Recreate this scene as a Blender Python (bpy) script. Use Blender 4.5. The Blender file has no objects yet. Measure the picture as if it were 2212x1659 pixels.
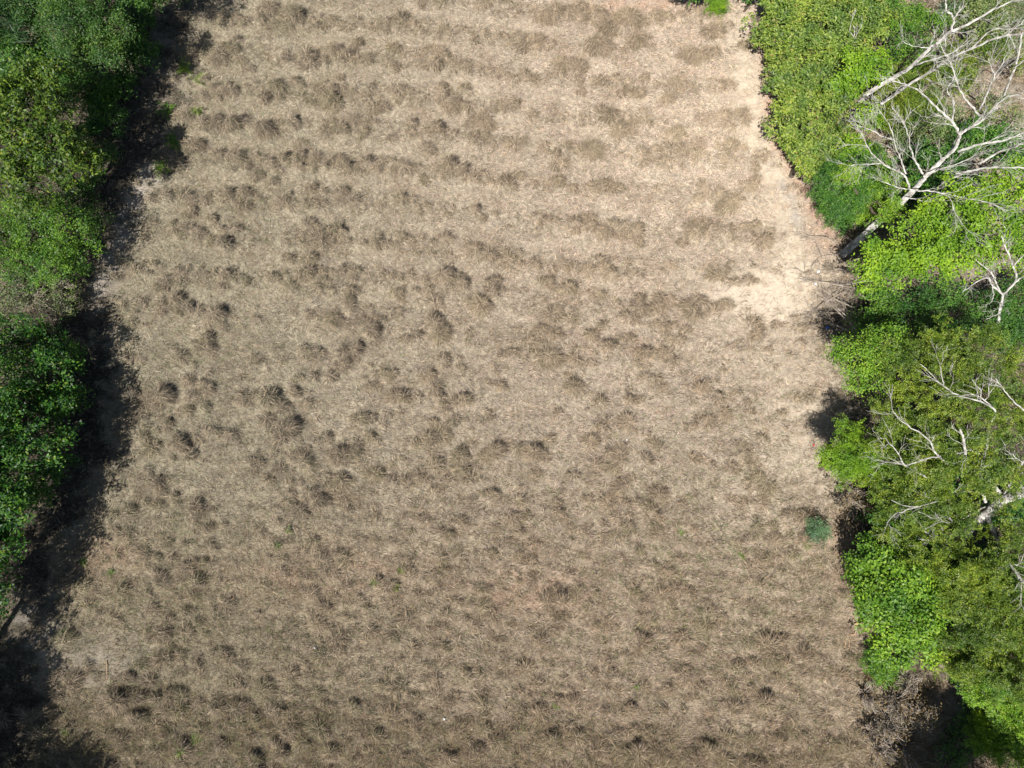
import bpy, math
import numpy as np

# ------------------------------------------------------------------ camera, sky, sun, exposure
scene = bpy.context.scene
C = scene.collection
H, PITCH, FPX = 30.0, math.radians(14.0), 1522.0        # height of the drone, tilt, focal length (2212 px wide)
cd = bpy.data.cameras.new('camera'); cam = bpy.data.objects.new('camera', cd); C.objects.link(cam)
cd.sensor_width = 36.0; cd.lens = 36.0 * FPX / 2212.0
cd.clip_start = 0.5; cd.clip_end = 3000
cam.location = (0, 0, H); cam.rotation_euler = (PITCH, 0, 0)
scene.camera = cam

SUN_EL, SUN_TAN = math.radians(54.0), math.tan(math.radians(54.0))
SHAD = np.array([0.45, 0.89]); SHAD /= np.linalg.norm(SHAD)      # shadows run this way over the ground
w = bpy.data.worlds.new('World'); scene.world = w; w.use_nodes = True
nt = w.node_tree
sky = nt.nodes.new('ShaderNodeTexSky'); sky.sky_type = 'NISHITA'; sky.sun_disc = False
sky.sun_elevation = SUN_EL
sky.sun_rotation = math.atan2(-SHAD[0], -SHAD[1])
bg = nt.nodes['Background']; bg.inputs['Strength'].default_value = 0.05
nt.links.new(sky.outputs[0], bg.inputs[0])
sl = bpy.data.lights.new('sun', 'SUN'); sl.energy = 4.6; sl.angle = math.radians(0.53); sl.color = (1.0, 0.97, 0.925)
sun = bpy.data.objects.new('sun', sl); C.objects.link(sun)
from mathutils import Vector
ld = Vector((SHAD[0] * math.cos(SUN_EL), SHAD[1] * math.cos(SUN_EL), -math.sin(SUN_EL)))
sun.rotation_euler = ld.to_track_quat('-Z', 'Y').to_euler(); sun.location = (-20, -40, 60)
scene.view_settings.view_transform = 'Standard'; scene.view_settings.look = 'None'
scene.view_settings.exposure = 0.88; scene.view_settings.gamma = 1.0
scene.cycles.max_bounces = 6; scene.cycles.diffuse_bounces = 3; scene.cycles.transmission_bounces = 3

# ------------------------------------------------------------------ helpers
rng = np.random.default_rng(7)
cp, sp = math.cos(PITCH), math.sin(PITCH)

def at(px, py, z=0.0):
    """the point of height z that stands at (px, py) of the 2212 x 1659 photograph"""
    px = np.asarray(px, float); py = np.asarray(py, float); z = np.asarray(z, float)
    u = px - 1106.0; v = 829.5 - py
    t = (H - z) / (FPX * cp - v * sp)
    return np.stack(np.broadcast_arrays(u * t, (v * cp + FPX * sp) * t, z), -1)

def to_px(x, y, z=0.0):
    d = H - z
    f = (y * sp + d * cp); v = (y * cp - d * sp) / f * FPX; u = x / f * FPX
    return u + 1106.0, 829.5 - v

def norm(a):
    return a / np.maximum(np.linalg.norm(a, axis=-1, keepdims=True), 1e-9)

class Waves:
    """smooth random field made of plane waves, about -1..1"""
    def __init__(s, seed, scale, dim=3, n=9):
        r = np.random.default_rng(seed)
        d = norm(r.normal(size=(n, dim))); s.k = d * (2 * math.pi / scale) * r.uniform(0.6, 1.7, (n, 1)); s.p = r.uniform(0, 6.28, n); s.n = n
    def __call__(s, p):
        return np.sin(p @ s.k.T + s.p).sum(-1) / math.sqrt(s.n) * 0.9

def mesh_obj(name, verts, quads=None, tris=None, mat=None, parent=None, colors=None, smooth=False, attrs=None):
    me = bpy.data.meshes.new(name)
    verts = np.ascontiguousarray(verts, np.float32)
    q = np.zeros((0, 4), np.int32) if quads is None else np.asarray(quads, np.int32).reshape(-1, 4)
    t = np.zeros((0, 3), np.int32) if tris is None else np.asarray(tris, np.int32).reshape(-1, 3)
    me.vertices.add(len(verts)); me.vertices.foreach_set('co', verts.ravel())
    me.loops.add(q.size + t.size)
    me.loops.foreach_set('vertex_index', np.concatenate([q.ravel(), t.ravel()]).astype(np.int32))
    me.polygons.add(len(q) + len(t))
    me.polygons.foreach_set('loop_start', np.concatenate([np.arange(len(q)) * 4, q.size + np.arange(len(t)) * 3]).astype(np.int32))
    me.update(calc_edges=True)
    if colors is not None:
        a = me.color_attributes.new('tint', 'FLOAT_COLOR', 'POINT')
        a.data.foreach_set('color', np.concatenate([colors, np.ones((len(colors), 1))], 1).astype(np.float32).ravel())
    for k, val in (attrs or {}).items():
        a = me.attributes.new(k, 'FLOAT', 'POINT'); a.data.foreach_set('value', val.astype(np.float32).ravel())
    if smooth:
        me.polygons.foreach_set('use_smooth', np.ones(len(me.polygons), bool))
    if mat: me.materials.append(mat)
    o = bpy.data.objects.new(name, me); C.objects.link(o)
    if parent is not None:
        o.parent = parent
        o.location = -np.array(parent.location)
    return o

def tag(o, label, cat, group=None):
    o['label'] = label; o['category'] = cat
    if group: o['group'] = group
    return o

def thing(name, label, cat, loc, group=None):
    o = bpy.data.objects.new(name, None); C.objects.link(o); o.location = tuple(float(v) for v in loc)
    o.empty_display_size = 0.3
    return tag(o, label, cat, group)

class MB:
    """collects tubes and leaf quads into one mesh"""
    def __init__(s): s.v = []; s.q = []; s.t = []; s.n = 0
    def add(s, v, q=None, t=None):
        v = np.asarray(v, float).reshape(-1, 3)
        if q is not None and len(q): s.q.append(np.asarray(q).reshape(-1, 4) + s.n)
        if t is not None and len(t): s.t.append(np.asarray(t).reshape(-1, 3) + s.n)
        s.v.append(v); s.n += len(v)
    def tube(s, pts, rad, sides=6, cap=True):
        pts = np.asarray(pts, float); k = len(pts); rad = np.broadcast_to(np.asarray(rad, float), (k,))
        d = norm(np.gradient(pts, axis=0))
        ref = np.array([0, 0, 1.0]) if abs(d[0, 2]) < 0.9 else np.array([1.0, 0, 0])
        a = norm(np.cross(d, ref)); b = np.cross(d, a)
        th = np.arange(sides) * 2 * math.pi / sides
        ring = pts[:, None, :] + rad[:, None, None] * (np.cos(th)[None, :, None] * a[:, None, :] + np.sin(th)[None, :, None] * b[:, None, :])
        i = np.arange(k - 1)[:, None] * sides; j = np.arange(sides)[None, :]; j2 = (j + 1) % sides
        q = np.stack([i + j, i + j2, i + sides + j2, i + sides + j], -1).reshape(-1, 4)
        t = None
        v = ring.reshape(-1, 3)
        if cap:
            v = np.concatenate([v, pts[-1:] + d[-1:] * rad[-1]]); e = (k - 1) * sides
            t = np.stack([e + j[0], e + j2[0], np.full(sides, k * sides)], -1)
        s.add(v, q, t)
    def build(s, name, mat, parent=None, **kw):
        return mesh_obj(name, np.concatenate(s.v), np.concatenate(s.q) if s.q else None, np.concatenate(s.t) if s.t else None, mat, parent, **kw)

def spline(pts, n):
    """smooth path through the points (Catmull-Rom), n points per span"""
    pts = np.asarray(pts, float)
    if len(pts) < 3:
        t = np.linspace(0, 1, n + 1)[:, None]; return pts[0] * (1 - t) + pts[-1] * t
    e = np.concatenate([[2 * pts[0] - pts[1]], pts, [2 * pts[-1] - pts[-2]]])
    out = []
    for i in range(len(pts) - 1):
        p0, p1, p2, p3 = e[i:i + 4]
        for t in np.arange(n) / n:
            out.append(0.5 * (2 * p1 + (p2 - p0) * t + (2 * p0 - 5 * p1 + 4 * p2 - p3) * t * t + (3 * p1 - p0 - 3 * p2 + p3) * t ** 3))
    out.append(pts[-1]); return np.array(out)

# ------------------------------------------------------------------ materials
def new_mat(name):
    m = bpy.data.materials.new(name); m.use_nodes = True
    n = m.node_tree.nodes; n.clear()
    return m, n, m.node_tree.links

def ramp(n, stops, interp='LINEAR'):
    r = n.new('ShaderNodeValToRGB'); cr = r.color_ramp; cr.interpolation = interp
    while len(cr.elements) < len(stops): cr.elements.new(0.5)
    for e, (p, c) in zip(cr.elements, stops): e.position = p; e.color = (*c, 1)
    return r

def leaf_mat(name, dark, mid, light, odd=None, trans=0.3, rough=0.5, spec=0.35):
    m, n, l = new_mat(name)
    g = n.new('ShaderNodeNewGeometry')
    st = [(0.0, dark), (0.55, mid), (0.93, light)]
    st.append((1.0, odd if odd else light))
    r = ramp(n, st); l.new(g.outputs['Random Per Island'], r.inputs[0])
    tc = n.new('ShaderNodeTexCoord'); no = n.new('ShaderNodeTexNoise'); no.inputs['Scale'].default_value = 0.9; no.inputs['Detail'].default_value = 3
    l.new(tc.outputs['Object'], no.inputs['Vector'])
    r2 = ramp(n, [(0.32, (0.58, 0.70, 0.80)), (0.68, (1.36, 1.22, 0.95))]); l.new(no.outputs['Fac'], r2.inputs[0])
    mx = n.new('ShaderNodeMix'); mx.data_type = 'RGBA'; mx.blend_type = 'MULTIPLY'; mx.inputs[0].default_value = 1
    l.new(r.outputs[0], mx.inputs[6]); l.new(r2.outputs[0], mx.inputs[7])
    p = n.new('ShaderNodeBsdfPrincipled'); p.inputs['Diffuse Roughness'].default_value = 1.0; p.inputs['Roughness'].default_value = rough; p.inputs['Specular IOR Level'].default_value = spec
    l.new(mx.outputs[2], p.inputs['Base Color'])
    tr = n.new('ShaderNodeBsdfTranslucent')
    hs = n.new('ShaderNodeMix'); hs.data_type = 'RGBA'; hs.blend_type = 'MULTIPLY'; hs.inputs[0].default_value = 1; hs.inputs[7].default_value = (1.5, 1.5, 0.6, 1)
    l.new(mx.outputs[2], hs.inputs[6]); l.new(hs.outputs[2], tr.inputs['Color'])
    ms = n.new('ShaderNodeMixShader'); ms.inputs[0].default_value = trans
    l.new(p.outputs[0], ms.inputs[1]); l.new(tr.outputs[0], ms.inputs[2])
    o = n.new('ShaderNodeOutputMaterial'); l.new(ms.outputs[0], o.inputs[0])
    return m

def bark_mat(name, c1, c2, scale=6.0):
    m, n, l = new_mat(name)
    tc = n.new('ShaderNodeTexCoord'); no = n.new('ShaderNodeTexNoise'); no.inputs['Scale'].default_value = scale; no.inputs['Detail'].default_value = 5
    l.new(tc.outputs['Object'], no.inputs['Vector'])
    r = ramp(n, [(0.35, c1), (0.62, c2)]); l.new(no.outputs['Fac'], r.inputs[0])
    p = n.new('ShaderNodeBsdfPrincipled'); p.inputs['Diffuse Roughness'].default_value = 1.0; p.inputs['Roughness'].default_value = 0.85; p.inputs['Specular IOR Level'].default_value = 0.2
    l.new(r.outputs[0], p.inputs['Base Color'])
    b = n.new('ShaderNodeBump'); b.inputs['Strength'].default_value = 0.4; b.inputs['Distance'].default_value = 0.02
    l.new(no.outputs['Fac'], b.inputs['Height']); l.new(b.outputs[0], p.inputs['Normal'])
    o = n.new('ShaderNodeOutputMaterial'); l.new(p.outputs[0], o.inputs[0])
    return m

def tint_mat(name, trans=0.15, rough=0.75):
    m, n, l = new_mat(name)
    a = n.new('ShaderNodeAttribute'); a.attribute_name = 'tint'
    g = n.new('ShaderNodeNewGeometry')
    r = ramp(n, [(0.0, (0.68, 0.68, 0.70)), (0.6, (1.0, 1.0, 1.0)), (1.0, (1.3, 1.27, 1.2))]); l.new(g.outputs['Random Per Island'], r.inputs[0])
    mx = n.new('ShaderNodeMix'); mx.data_type = 'RGBA'; mx.blend_type = 'MULTIPLY'; mx.inputs[0].default_value = 1
    l.new(a.outputs['Color'], mx.inputs[6]); l.new(r.outputs[0], mx.inputs[7])
    p = n.new('ShaderNodeBsdfPrincipled'); p.inputs['Diffuse Roughness'].default_value = 1.0; p.inputs['Roughness'].default_value = rough; p.inputs['Specular IOR Level'].default_value = 0.2
    l.new(mx.outputs[2], p.inputs['Base Color'])
    tr = n.new('ShaderNodeBsdfTranslucent'); l.new(mx.outputs[2], tr.inputs['Color'])
    ms = n.new('ShaderNodeMixShader'); ms.inputs[0].default_value = trans
    l.new(p.outputs[0], ms.inputs[1]); l.new(tr.outputs[0], ms.inputs[2])
    o = n.new('ShaderNodeOutputMaterial'); l.new(ms.outputs[0], o.inputs[0])
    return m

def plain_mat(name, c, rough=0.6):
    m, n, l = new_mat(name)
    tc = n.new('ShaderNodeTexCoord'); no = n.new('ShaderNodeTexNoise'); no.inputs['Scale'].default_value = 9; no.inputs['Detail'].default_value = 4
    l.new(tc.outputs['Object'], no.inputs['Vector'])
    r = ramp(n, [(0.3, tuple(0.75 * v for v in c)), (0.65, c)]); l.new(no.outputs['Fac'], r.inputs[0])
    p = n.new('ShaderNodeBsdfPrincipled'); p.inputs['Diffuse Roughness'].default_value = 1.0; p.inputs['Roughness'].default_value = rough
    l.new(r.outputs[0], p.inputs['Base Color'])
    o = n.new('ShaderNodeOutputMaterial'); l.new(p.outputs[0], o.inputs[0])
    return m

M = {
    'olive':  leaf_mat('olive_leaf', (0.04, 0.075, 0.012), (0.115, 0.16, 0.022), (0.23, 0.255, 0.045), (0.28, 0.15, 0.03), 0.28),
    'yellow': leaf_mat('yellow_green_leaf', (0.055, 0.107, 0.020), (0.161, 0.243, 0.038), (0.304, 0.389, 0.095), (0.313, 0.233, 0.095), 0.32),
    'lime':   leaf_mat('lime_leaf', (0.085, 0.180, 0.015), (0.180, 0.323, 0.021), (0.275, 0.418, 0.045), None, 0.36),
    'green':  leaf_mat('green_leaf', (0.039, 0.114, 0.013), (0.094, 0.216, 0.022), (0.187, 0.324, 0.039), None, 0.3),
    'fresh':  leaf_mat('fresh_green_leaf', (0.065, 0.157, 0.015), (0.151, 0.291, 0.024), (0.270, 0.414, 0.050), (0.356, 0.448, 0.110), 0.32),
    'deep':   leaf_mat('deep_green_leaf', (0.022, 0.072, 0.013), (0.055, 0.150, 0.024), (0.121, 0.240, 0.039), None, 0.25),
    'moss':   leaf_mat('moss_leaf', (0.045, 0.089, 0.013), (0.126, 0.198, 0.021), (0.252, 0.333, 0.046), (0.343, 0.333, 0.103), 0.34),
    'shade':  leaf_mat('dark_tree_leaf', (0.012, 0.053, 0.009), (0.035, 0.123, 0.014), (0.109, 0.245, 0.025), (0.218, 0.277, 0.044), 0.28),  # dark end lowered to put the crown's gap shade into the leaf colour
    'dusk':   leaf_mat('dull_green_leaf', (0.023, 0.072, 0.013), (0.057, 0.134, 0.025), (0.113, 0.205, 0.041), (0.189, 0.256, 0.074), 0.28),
    'bronze': leaf_mat('bronze_leaf', (0.021, 0.054, 0.009), (0.079, 0.150, 0.018), (0.168, 0.258, 0.033), (0.231, 0.228, 0.039), 0.28),
    'sage':   leaf_mat('sage_leaf', (0.055, 0.10, 0.03), (0.125, 0.19, 0.055), (0.23, 0.29, 0.11), (0.32, 0.31, 0.16), 0.28),
    'blue':   leaf_mat('bluish_leaf', (0.02, 0.06, 0.022), (0.05, 0.125, 0.04), (0.10, 0.20, 0.065), None, 0.25),
    'teal':   leaf_mat('teal_leaf', (0.05, 0.11, 0.055), (0.10, 0.19, 0.10), (0.17, 0.27, 0.15), None, 0.25),
    'grass':  leaf_mat('fresh_grass', (0.08, 0.13, 0.025), (0.14, 0.22, 0.04), (0.24, 0.33, 0.07), None, 0.3),
    'dry':    leaf_mat('dry_leaf', (0.10, 0.075, 0.04), (0.18, 0.13, 0.07), (0.26, 0.19, 0.10), None, 0.2),
    'pale_bark': bark_mat('pale_bark', (0.18, 0.165, 0.145), (0.46, 0.44, 0.405), 5.0),
    'grey_bark': bark_mat('grey_bark', (0.14, 0.12, 0.10), (0.30, 0.27, 0.23)),
    'brown_bark': bark_mat('brown_bark', (0.04, 0.03, 0.022), (0.10, 0.078, 0.058)),
    'twig':   bark_mat('dead_twig', (0.16, 0.125, 0.095), (0.34, 0.29, 0.24), 3.0),
    'white':  plain_mat('white_plastic', (0.6, 0.6, 0.58), 0.6),
    'bluebag': plain_mat('blue_plastic', (0.05, 0.14, 0.42), 0.4),
    'red':    plain_mat('red_plastic', (0.62, 0.10, 0.05), 0.5),
    'wood':   plain_mat('weathered_wood', (0.55, 0.36, 0.22), 0.8),
    'straw':  tint_mat('straw'),
}

def ground_mat():
    m, n, l = new_mat('field_soil')
    tc = n.new('ShaderNodeTexCoord')
    def noise(scale, det=5, rough=0.6, sx=1, sy=1, rot=0):
        mp = n.new('ShaderNodeMapping'); mp.inputs['Scale'].default_value = (sx, sy, 1); mp.inputs['Rotation'].default_value = (0, 0, rot)
        l.new(tc.outputs['Object'], mp.inputs[0])
        t = n.new('ShaderNodeTexNoise'); t.inputs['Scale'].default_value = scale; t.inputs['Detail'].default_value = det; t.inputs['Roughness'].default_value = rough
        l.new(mp.outputs[0], t.inputs['Vector']); return t
    def mix(a, b, fac, mode='MIX'):
        x = n.new('ShaderNodeMix'); x.data_type = 'RGBA'; x.blend_type = mode
        if isinstance(fac, float): x.inputs[0].default_value = fac
        else: l.new(fac, x.inputs[0])
        for s, v in ((6, a), (7, b)):
            if isinstance(v, tuple): x.inputs[s].default_value = (*v, 1)
            else: l.new(v, x.inputs[s])
        return x.outputs[2]
    def attr(k):
        a = n.new('ShaderNodeAttribute'); a.attribute_name = k; return a.outputs['Fac']
    big = noise(0.6, 7, 0.7); fine = noise(5.0, 8, 0.75); fib = noise(9.0, 6, 0.75, 1, 3.5, 0.15); fib2 = noise(11.0, 6, 0.75, 3.0, 1, -0.4)
    r = ramp(n, [(0.3, (0.14, 0.112, 0.083)), (0.5, (0.28, 0.233, 0.178)), (0.7, (0.43, 0.368, 0.288))]); l.new(fine.outputs['Fac'], r.inputs[0])
    rb = ramp(n, [(0.32, (0.62, 0.59, 0.56)), (0.5, (0.98, 0.98, 0.96)), (0.66, (1.22, 1.22, 1.20))]); l.new(big.outputs['Fac'], rb.inputs[0])
    col = mix(r.outputs[0], rb.outputs[0], 1.0, 'MULTIPLY')
    rf = ramp(n, [(0.38, (0.62, 0.60, 0.58)), (0.5, (1, 1, 1)), (0.64, (1.25, 1.25, 1.22))])
    l.new(fib.outputs['Fac'], rf.inputs[0]); col = mix(col, rf.outputs[0], 0.8, 'MULTIPLY')
    rg = ramp(n, [(0.38, (0.62, 0.60, 0.58)), (0.5, (1, 1, 1)), (0.64, (1.25, 1.25, 1.22))])
    l.new(fib2.outputs['Fac'], rg.inputs[0]); col = mix(col, rg.outputs[0], 0.8, 'MULTIPLY')
    col = mix(col, (0.88, 0.92, 0.88), attr('left_tone'), 'MULTIPLY')  # slightly darker and greener towards the left
    col = mix(col, (0.88, 0.845, 0.80), attr('low_tone'), 'MULTIPLY')  # darker and browner towards the bottom
    # bare dirt, red earth, grey track, leaf litter with the tree shade painted into it
    rd = ramp(n, [(0.3, (0.36, 0.30, 0.225)), (0.7, (0.52, 0.44, 0.34))]); l.new(fine.outputs['Fac'], rd.inputs[0])
    col = mix(col, rd.outputs[0], attr('bare'))
    re = ramp(n, [(0.3, (0.28, 0.175, 0.12)), (0.7, (0.42, 0.29, 0.21))]); l.new(fine.outputs['Fac'], re.inputs[0])
    col = mix(col, re.outputs[0], attr('red_earth'))
    rt = ramp(n, [(0.35, (0.22, 0.19, 0.155)), (0.7, (0.42, 0.37, 0.31))]); l.new(fine.outputs['Fac'], rt.inputs[0])
    col = mix(col, rt.outputs[0], attr('track'))
    rl = ramp(n, [(0.3, (0.02, 0.018, 0.014)), (0.5, (0.05, 0.042, 0.032)), (0.7, (0.11, 0.09, 0.068))]); l.new(fine.outputs['Fac'], rl.inputs[0])  # litter tones lowered beyond leaf brown to blacken the tree shade
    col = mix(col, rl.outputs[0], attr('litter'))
    p = n.new('ShaderNodeBsdfPrincipled'); p.inputs['Diffuse Roughness'].default_value = 1.0; p.inputs['Roughness'].default_value = 0.95; p.inputs['Specular IOR Level'].default_value = 0.1
    l.new(col, p.inputs['Base Color'])
    ad = n.new('ShaderNodeMath'); ad.operation = 'ADD'; l.new(fine.outputs['Fac'], ad.inputs[0]); l.new(fib.outputs['Fac'], ad.inputs[1])
    b = n.new('ShaderNodeBump'); b.inputs['Strength'].default_value = 0.7; b.inputs['Distance'].default_value = 0.06
    l.new(ad.outputs[0], b.inputs['Height']); l.new(b.outputs[0], p.inputs['Normal'])
    o = n.new('ShaderNodeOutputMaterial'); l.new(p.outputs[0], o.inputs[0])
    return m

# ------------------------------------------------------------------ tussock places read off the photograph: (x, y, size)
def zone(ox, oy, s):
    out = []
    for tok in s.split():
        a = tok.split(','); out.append((ox + float(a[0]) / 3, oy + float(a[1]) / 3, float(a[2]) if len(a) > 2 else 1.0))
    return out
TUS = (
 zone(553, 0, '190,380 490,360 715,395,1.2 870,420,1.2 1160,445,1.2 540,510 270,530 1200,580 1350,580 370,650 520,690,1.5 780,700,1.3 1290,690,1.7 640,790,1.5 1480,800,1.6 60,860,1.6 240,810,1.2 540,850 690,880 870,900,.8 265,935 300,1015 380,1050 210,1050 280,1090 20,1140 1110,980,1.2 1490,890 1095,1170 100,1190 360,1230 440,1240 555,1250 340,1460 950,130,1.2 1020,170 650,290 890,320,1.3 1060,40 230,130,2 100,100,1.7 1180,350,1.5 340,420,1.5 130,570,1.4 60,640')
 + zone(0, 0, '1500,830,1.6 1270,960,1.3 1430,1010 1600,1050 1350,840 1410,630 1330,620 1540,270 1450,400,1.4 1260,1380 1370,1420 1520,1300 1350,1300 1480,620 1580,430,1.2')
 + zone(1106, 0, '600,550,1.3 440,600 820,620 710,600,1.5 1000,660,1.2 580,730,1.6 700,870,1.6 500,1000,1.7 1040,890,1.4 1090,990 960,990 1190,930,1.4 1420,940,1.5 1500,780,1.5 320,1070 290,1180,1.2 630,1230,1.3 1370,1360,1.7 500,1430,1.3 405,1510 1190,1520,1.3 820,1580 1090,1590 1200,1300 410,450,1.6 750,170,2 800,290,1.7 1180,380,1.4 560,310,1.8 1330,200,1.4 1520,1210,1.3 1360,1080 1570,1090 150,300,1.8 300,400,1.4 1050,540,1.5 190,140,1.8 620,190,1.5 1280,220,1.4 1490,310')
 + zone(553, 553, '210,30,1.3 360,30 130,150 590,290 440,190 880,130 1000,120 1220,130,1.5 1340,190 1530,170,1.5 930,270 1170,310,1.2 1460,340,1.7 520,445 640,435 750,490,1.2 1140,440 970,550 1200,520,1.3 1600,650 640,610,1.3 580,710 400,640 290,800,.8 100,920,1.6 840,780,1.2 760,850,1.2 1110,780 1590,860 900,920,1.2 1340,950 1210,970 80,1060 200,1140,1.5 690,1060,1.2 1160,1095 1200,1160,1.7 1540,1270,1.5 1290,1390,1.3 560,1300,1.6 560,1440,1.5 780,1410,1.2 980,1480,1.4 1330,1290,1.4 750,1190,1.2 150,1390 110,1470 410,1580,1.3 260,1630 1540,1560,1.3 1080,1420,1.2 230,1540')
 + zone(1106, 553, '350,220,1.3 230,190,1.2 250,390,1.2 560,260 830,280 970,300,1.6 1150,350,1.6 990,470,1.2 1120,490 180,490 600,450 500,510 1020,550 180,640 410,670 970,620 850,640 820,710 230,670,1.6 1590,520,1.2 410,860,1.5 780,940 1210,860 740,1080,1.2 1390,1020 500,1220,1.2 700,1300,1.3 150,1290,1.7 130,1430,1.2 960,1560,1.6 1100,1600 500,1580,1.3 300,1600 1600,1440 1280,1070')
 + zone(0, 553, '1480,130 1240,340,1.2 1160,290 1050,210 1600,180 1040,380 1360,560 850,660,.7 1250,830 1350,870 980,950,1.6 880,960,1.3 1260,920,1.2 1220,1000 1080,1080 1000,1240,1.2 1180,1230,1.2 1420,1150 1510,1160 1240,1310 1040,1510,1.4')
 + zone(0, 1106, '1310,330,1.4 1000,980 830,1080,1.3 970,1100,1.4 750,1230,2 860,1180,1.7 680,1300,1.6 1110,1200,1.4 1010,1360,1.4 1280,1250 1370,1240 1310,1420 1460,1490,1.4 1000,1560,1.2')
 + zone(553, 1106, '215,120 790,25 980,300 780,450 900,470 1540,270,1.2 1160,440 1240,150,1.3 1380,690 1320,880 320,1010,1.3 440,1240 170,1300,1.2 640,1270,1.4 1040,1370,1.6 1300,1400,1.6 1460,1390,1.2 1430,1560,1.4 910,1540 960,1580 1240,1590,1.3 500,1560,1.3 170,1560,1.2 700,1440,1.3 230,1420,1.3 750,1560,1.2 30,1160,1.5 300,1490,1.5')
 + zone(1106, 1106, '380,110 130,200,1.2 40,300,1.2 460,280 550,560 560,740 310,700,1.2 780,510,1.4 1060,500,1.4 860,1130 290,1210,1.2 380,1230 970,1260 620,1280 250,1500,1.6 560,1540,1.6 770,1570,1.7 420,1450,1.4 1300,1300,.8 1640,1230,1.2 1440,1160 1230,1130 1000,1150 860,1470,1.2 1250,1530,1.3 980,1630,1.4 1190,1600,1.4 1380,1600,1.4 1590,1640,1.4')
)
TUS = np.array(TUS)

# ------------------------------------------------------------------ field outline and zones (photograph pixels, on the ground)
def seg_dist(px, py, line):
    d = np.full(np.shape(px), 1e9)
    for (x0, y0), (x1, y1) in zip(line[:-1], line[1:]):
        dx, dy = x1 - x0, y1 - y0; t = np.clip(((px - x0) * dx + (py - y0) * dy) / (dx * dx + dy * dy), 0, 1)
        d = np.minimum(d, np.hypot(px - x0 - t * dx, py - y0 - t * dy))
    return d
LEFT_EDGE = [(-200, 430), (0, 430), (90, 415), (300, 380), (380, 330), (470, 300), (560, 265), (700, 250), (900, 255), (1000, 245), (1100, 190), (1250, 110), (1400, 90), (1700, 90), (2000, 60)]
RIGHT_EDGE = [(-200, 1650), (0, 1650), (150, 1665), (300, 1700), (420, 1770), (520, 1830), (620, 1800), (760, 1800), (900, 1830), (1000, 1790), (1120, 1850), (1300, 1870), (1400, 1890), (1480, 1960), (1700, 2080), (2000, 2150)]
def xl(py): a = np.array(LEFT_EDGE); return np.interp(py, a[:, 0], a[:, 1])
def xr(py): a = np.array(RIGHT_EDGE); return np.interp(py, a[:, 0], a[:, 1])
def sstep(a, b, x): t = np.clip((x - a) / (b - a), 0, 1); return t * t * (3 - 2 * t)
def blob(px, py, x, y, rx, ry): return np.exp(-((px - x) / rx) ** 2 - ((py - y) / ry) ** 2)
wv = Waves(3, 140.0, 2); wv2 = Waves(5, 45.0, 2)
def zones(px, py):
    P2 = np.stack([px, py], -1); jit = 28 * wv(P2) + 16 * wv2(P2)
    bare = 0.95 * blob(px, py, 1690, 625, 90, 60) + 0.8 * blob(px, py, 1600, 640, 90, 40) + 0.62 * np.exp(-(seg_dist(px, py, [(1600, 60), (1620, 200), (1645, 330), (1690, 420), (1720, 560)]) / 38) ** 2)
    bare = bare + 0.3 * np.exp(-(seg_dist(px, py, [(1660, 700), (1690, 860), (1680, 980), (1640, 1060)]) / 70) ** 2) + 0.5 * blob(px, py, 1770, 960, 50, 120)
    bare = np.clip(bare * (1 + 0.5 * wv2(P2)), 0, 1)
    red = 0.8 * np.exp(-(seg_dist(px, py, [(1655, 90), (1670, 280), (1740, 420), (1790, 490)]) / 16) ** 2) + 0.5 * blob(px, py, 1380, 12, 120, 30) + 0.45 * blob(px, py, 230, 1200, 90, 40) + 0.5 * blob(px, py, 1150, 1275, 110, 45) + 0.3 * blob(px, py, 700, 1240, 220, 60) + 0.7 * blob(px, py, 1790, 500, 40, 50) + 0.6 * blob(px, py, 1830, 1170, 30, 90)
    red = np.clip(red * (1 + 0.6 * wv2(P2)), 0, 1)
    trk = np.exp(-(seg_dist(px, py, [(330, 370), (290, 420), (265, 500), (235, 580), (205, 650)]) / 26) ** 2) + 0.8 * np.exp(-(seg_dist(px, py, [(1690, 400), (1715, 450), (1725, 490)]) / 12) ** 2) + 0.7 * blob(px, py, 60, 1340, 70, 60) + 0.45 * blob(px, py, 200, 1430, 130, 60) + 0.5 * blob(px, py, 350, 120, 50, 200)
    trk = np.clip(trk * (1 + 0.5 * wv2(P2)), 0, 1)
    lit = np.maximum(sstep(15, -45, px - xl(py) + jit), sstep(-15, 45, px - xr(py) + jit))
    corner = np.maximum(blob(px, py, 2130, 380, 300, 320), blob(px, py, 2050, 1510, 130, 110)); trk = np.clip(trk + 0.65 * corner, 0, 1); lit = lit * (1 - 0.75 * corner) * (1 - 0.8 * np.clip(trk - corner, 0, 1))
    return bare, red, trk, lit

# ------------------------------------------------------------------ ground: one sheet, fine where the photograph looks, coarse to the horizon
X0, X1, Y0, Y1, STEP = -34.0, 34.0, -15.0, 38.0, 0.10
nx = int((X1 - X0) / STEP) + 1; ny = int((Y1 - Y0) / STEP) + 1
gx = np.linspace(X0, X1, nx); gy = np.linspace(Y0, Y1, ny)
GX, GY = np.meshgrid(gx, gy)
ROW = math.radians(-5.0); ROWGAP = 1.95
def row_phase(x, y): return (-math.sin(ROW) * x + math.cos(ROW) * y - 24.15) / ROWGAP + 0.12 * np.sin(x * 0.35 + 0.4)
def row_amp(px, py): return 0.15 * sstep(1150, 950, py) + 0.85 * sstep(1000, 350, py)
def height_base(x, y):
    p = np.stack([x, y], -1)
    return 0.05 * Waves(11, 4.0, 2)(p) + 0.03 * Waves(12, 1.1, 2)(p)
GZ = height_base(GX, GY)
gpx, gpy = to_px(GX, GY)
GZ -= 0.06 * row_amp(gpx, gpy) * np.cos(2 * math.pi * row_phase(GX, GY) + 0.8 * Waves(13, 9.0, 2)(np.stack([GX, GY], -1)))

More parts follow.
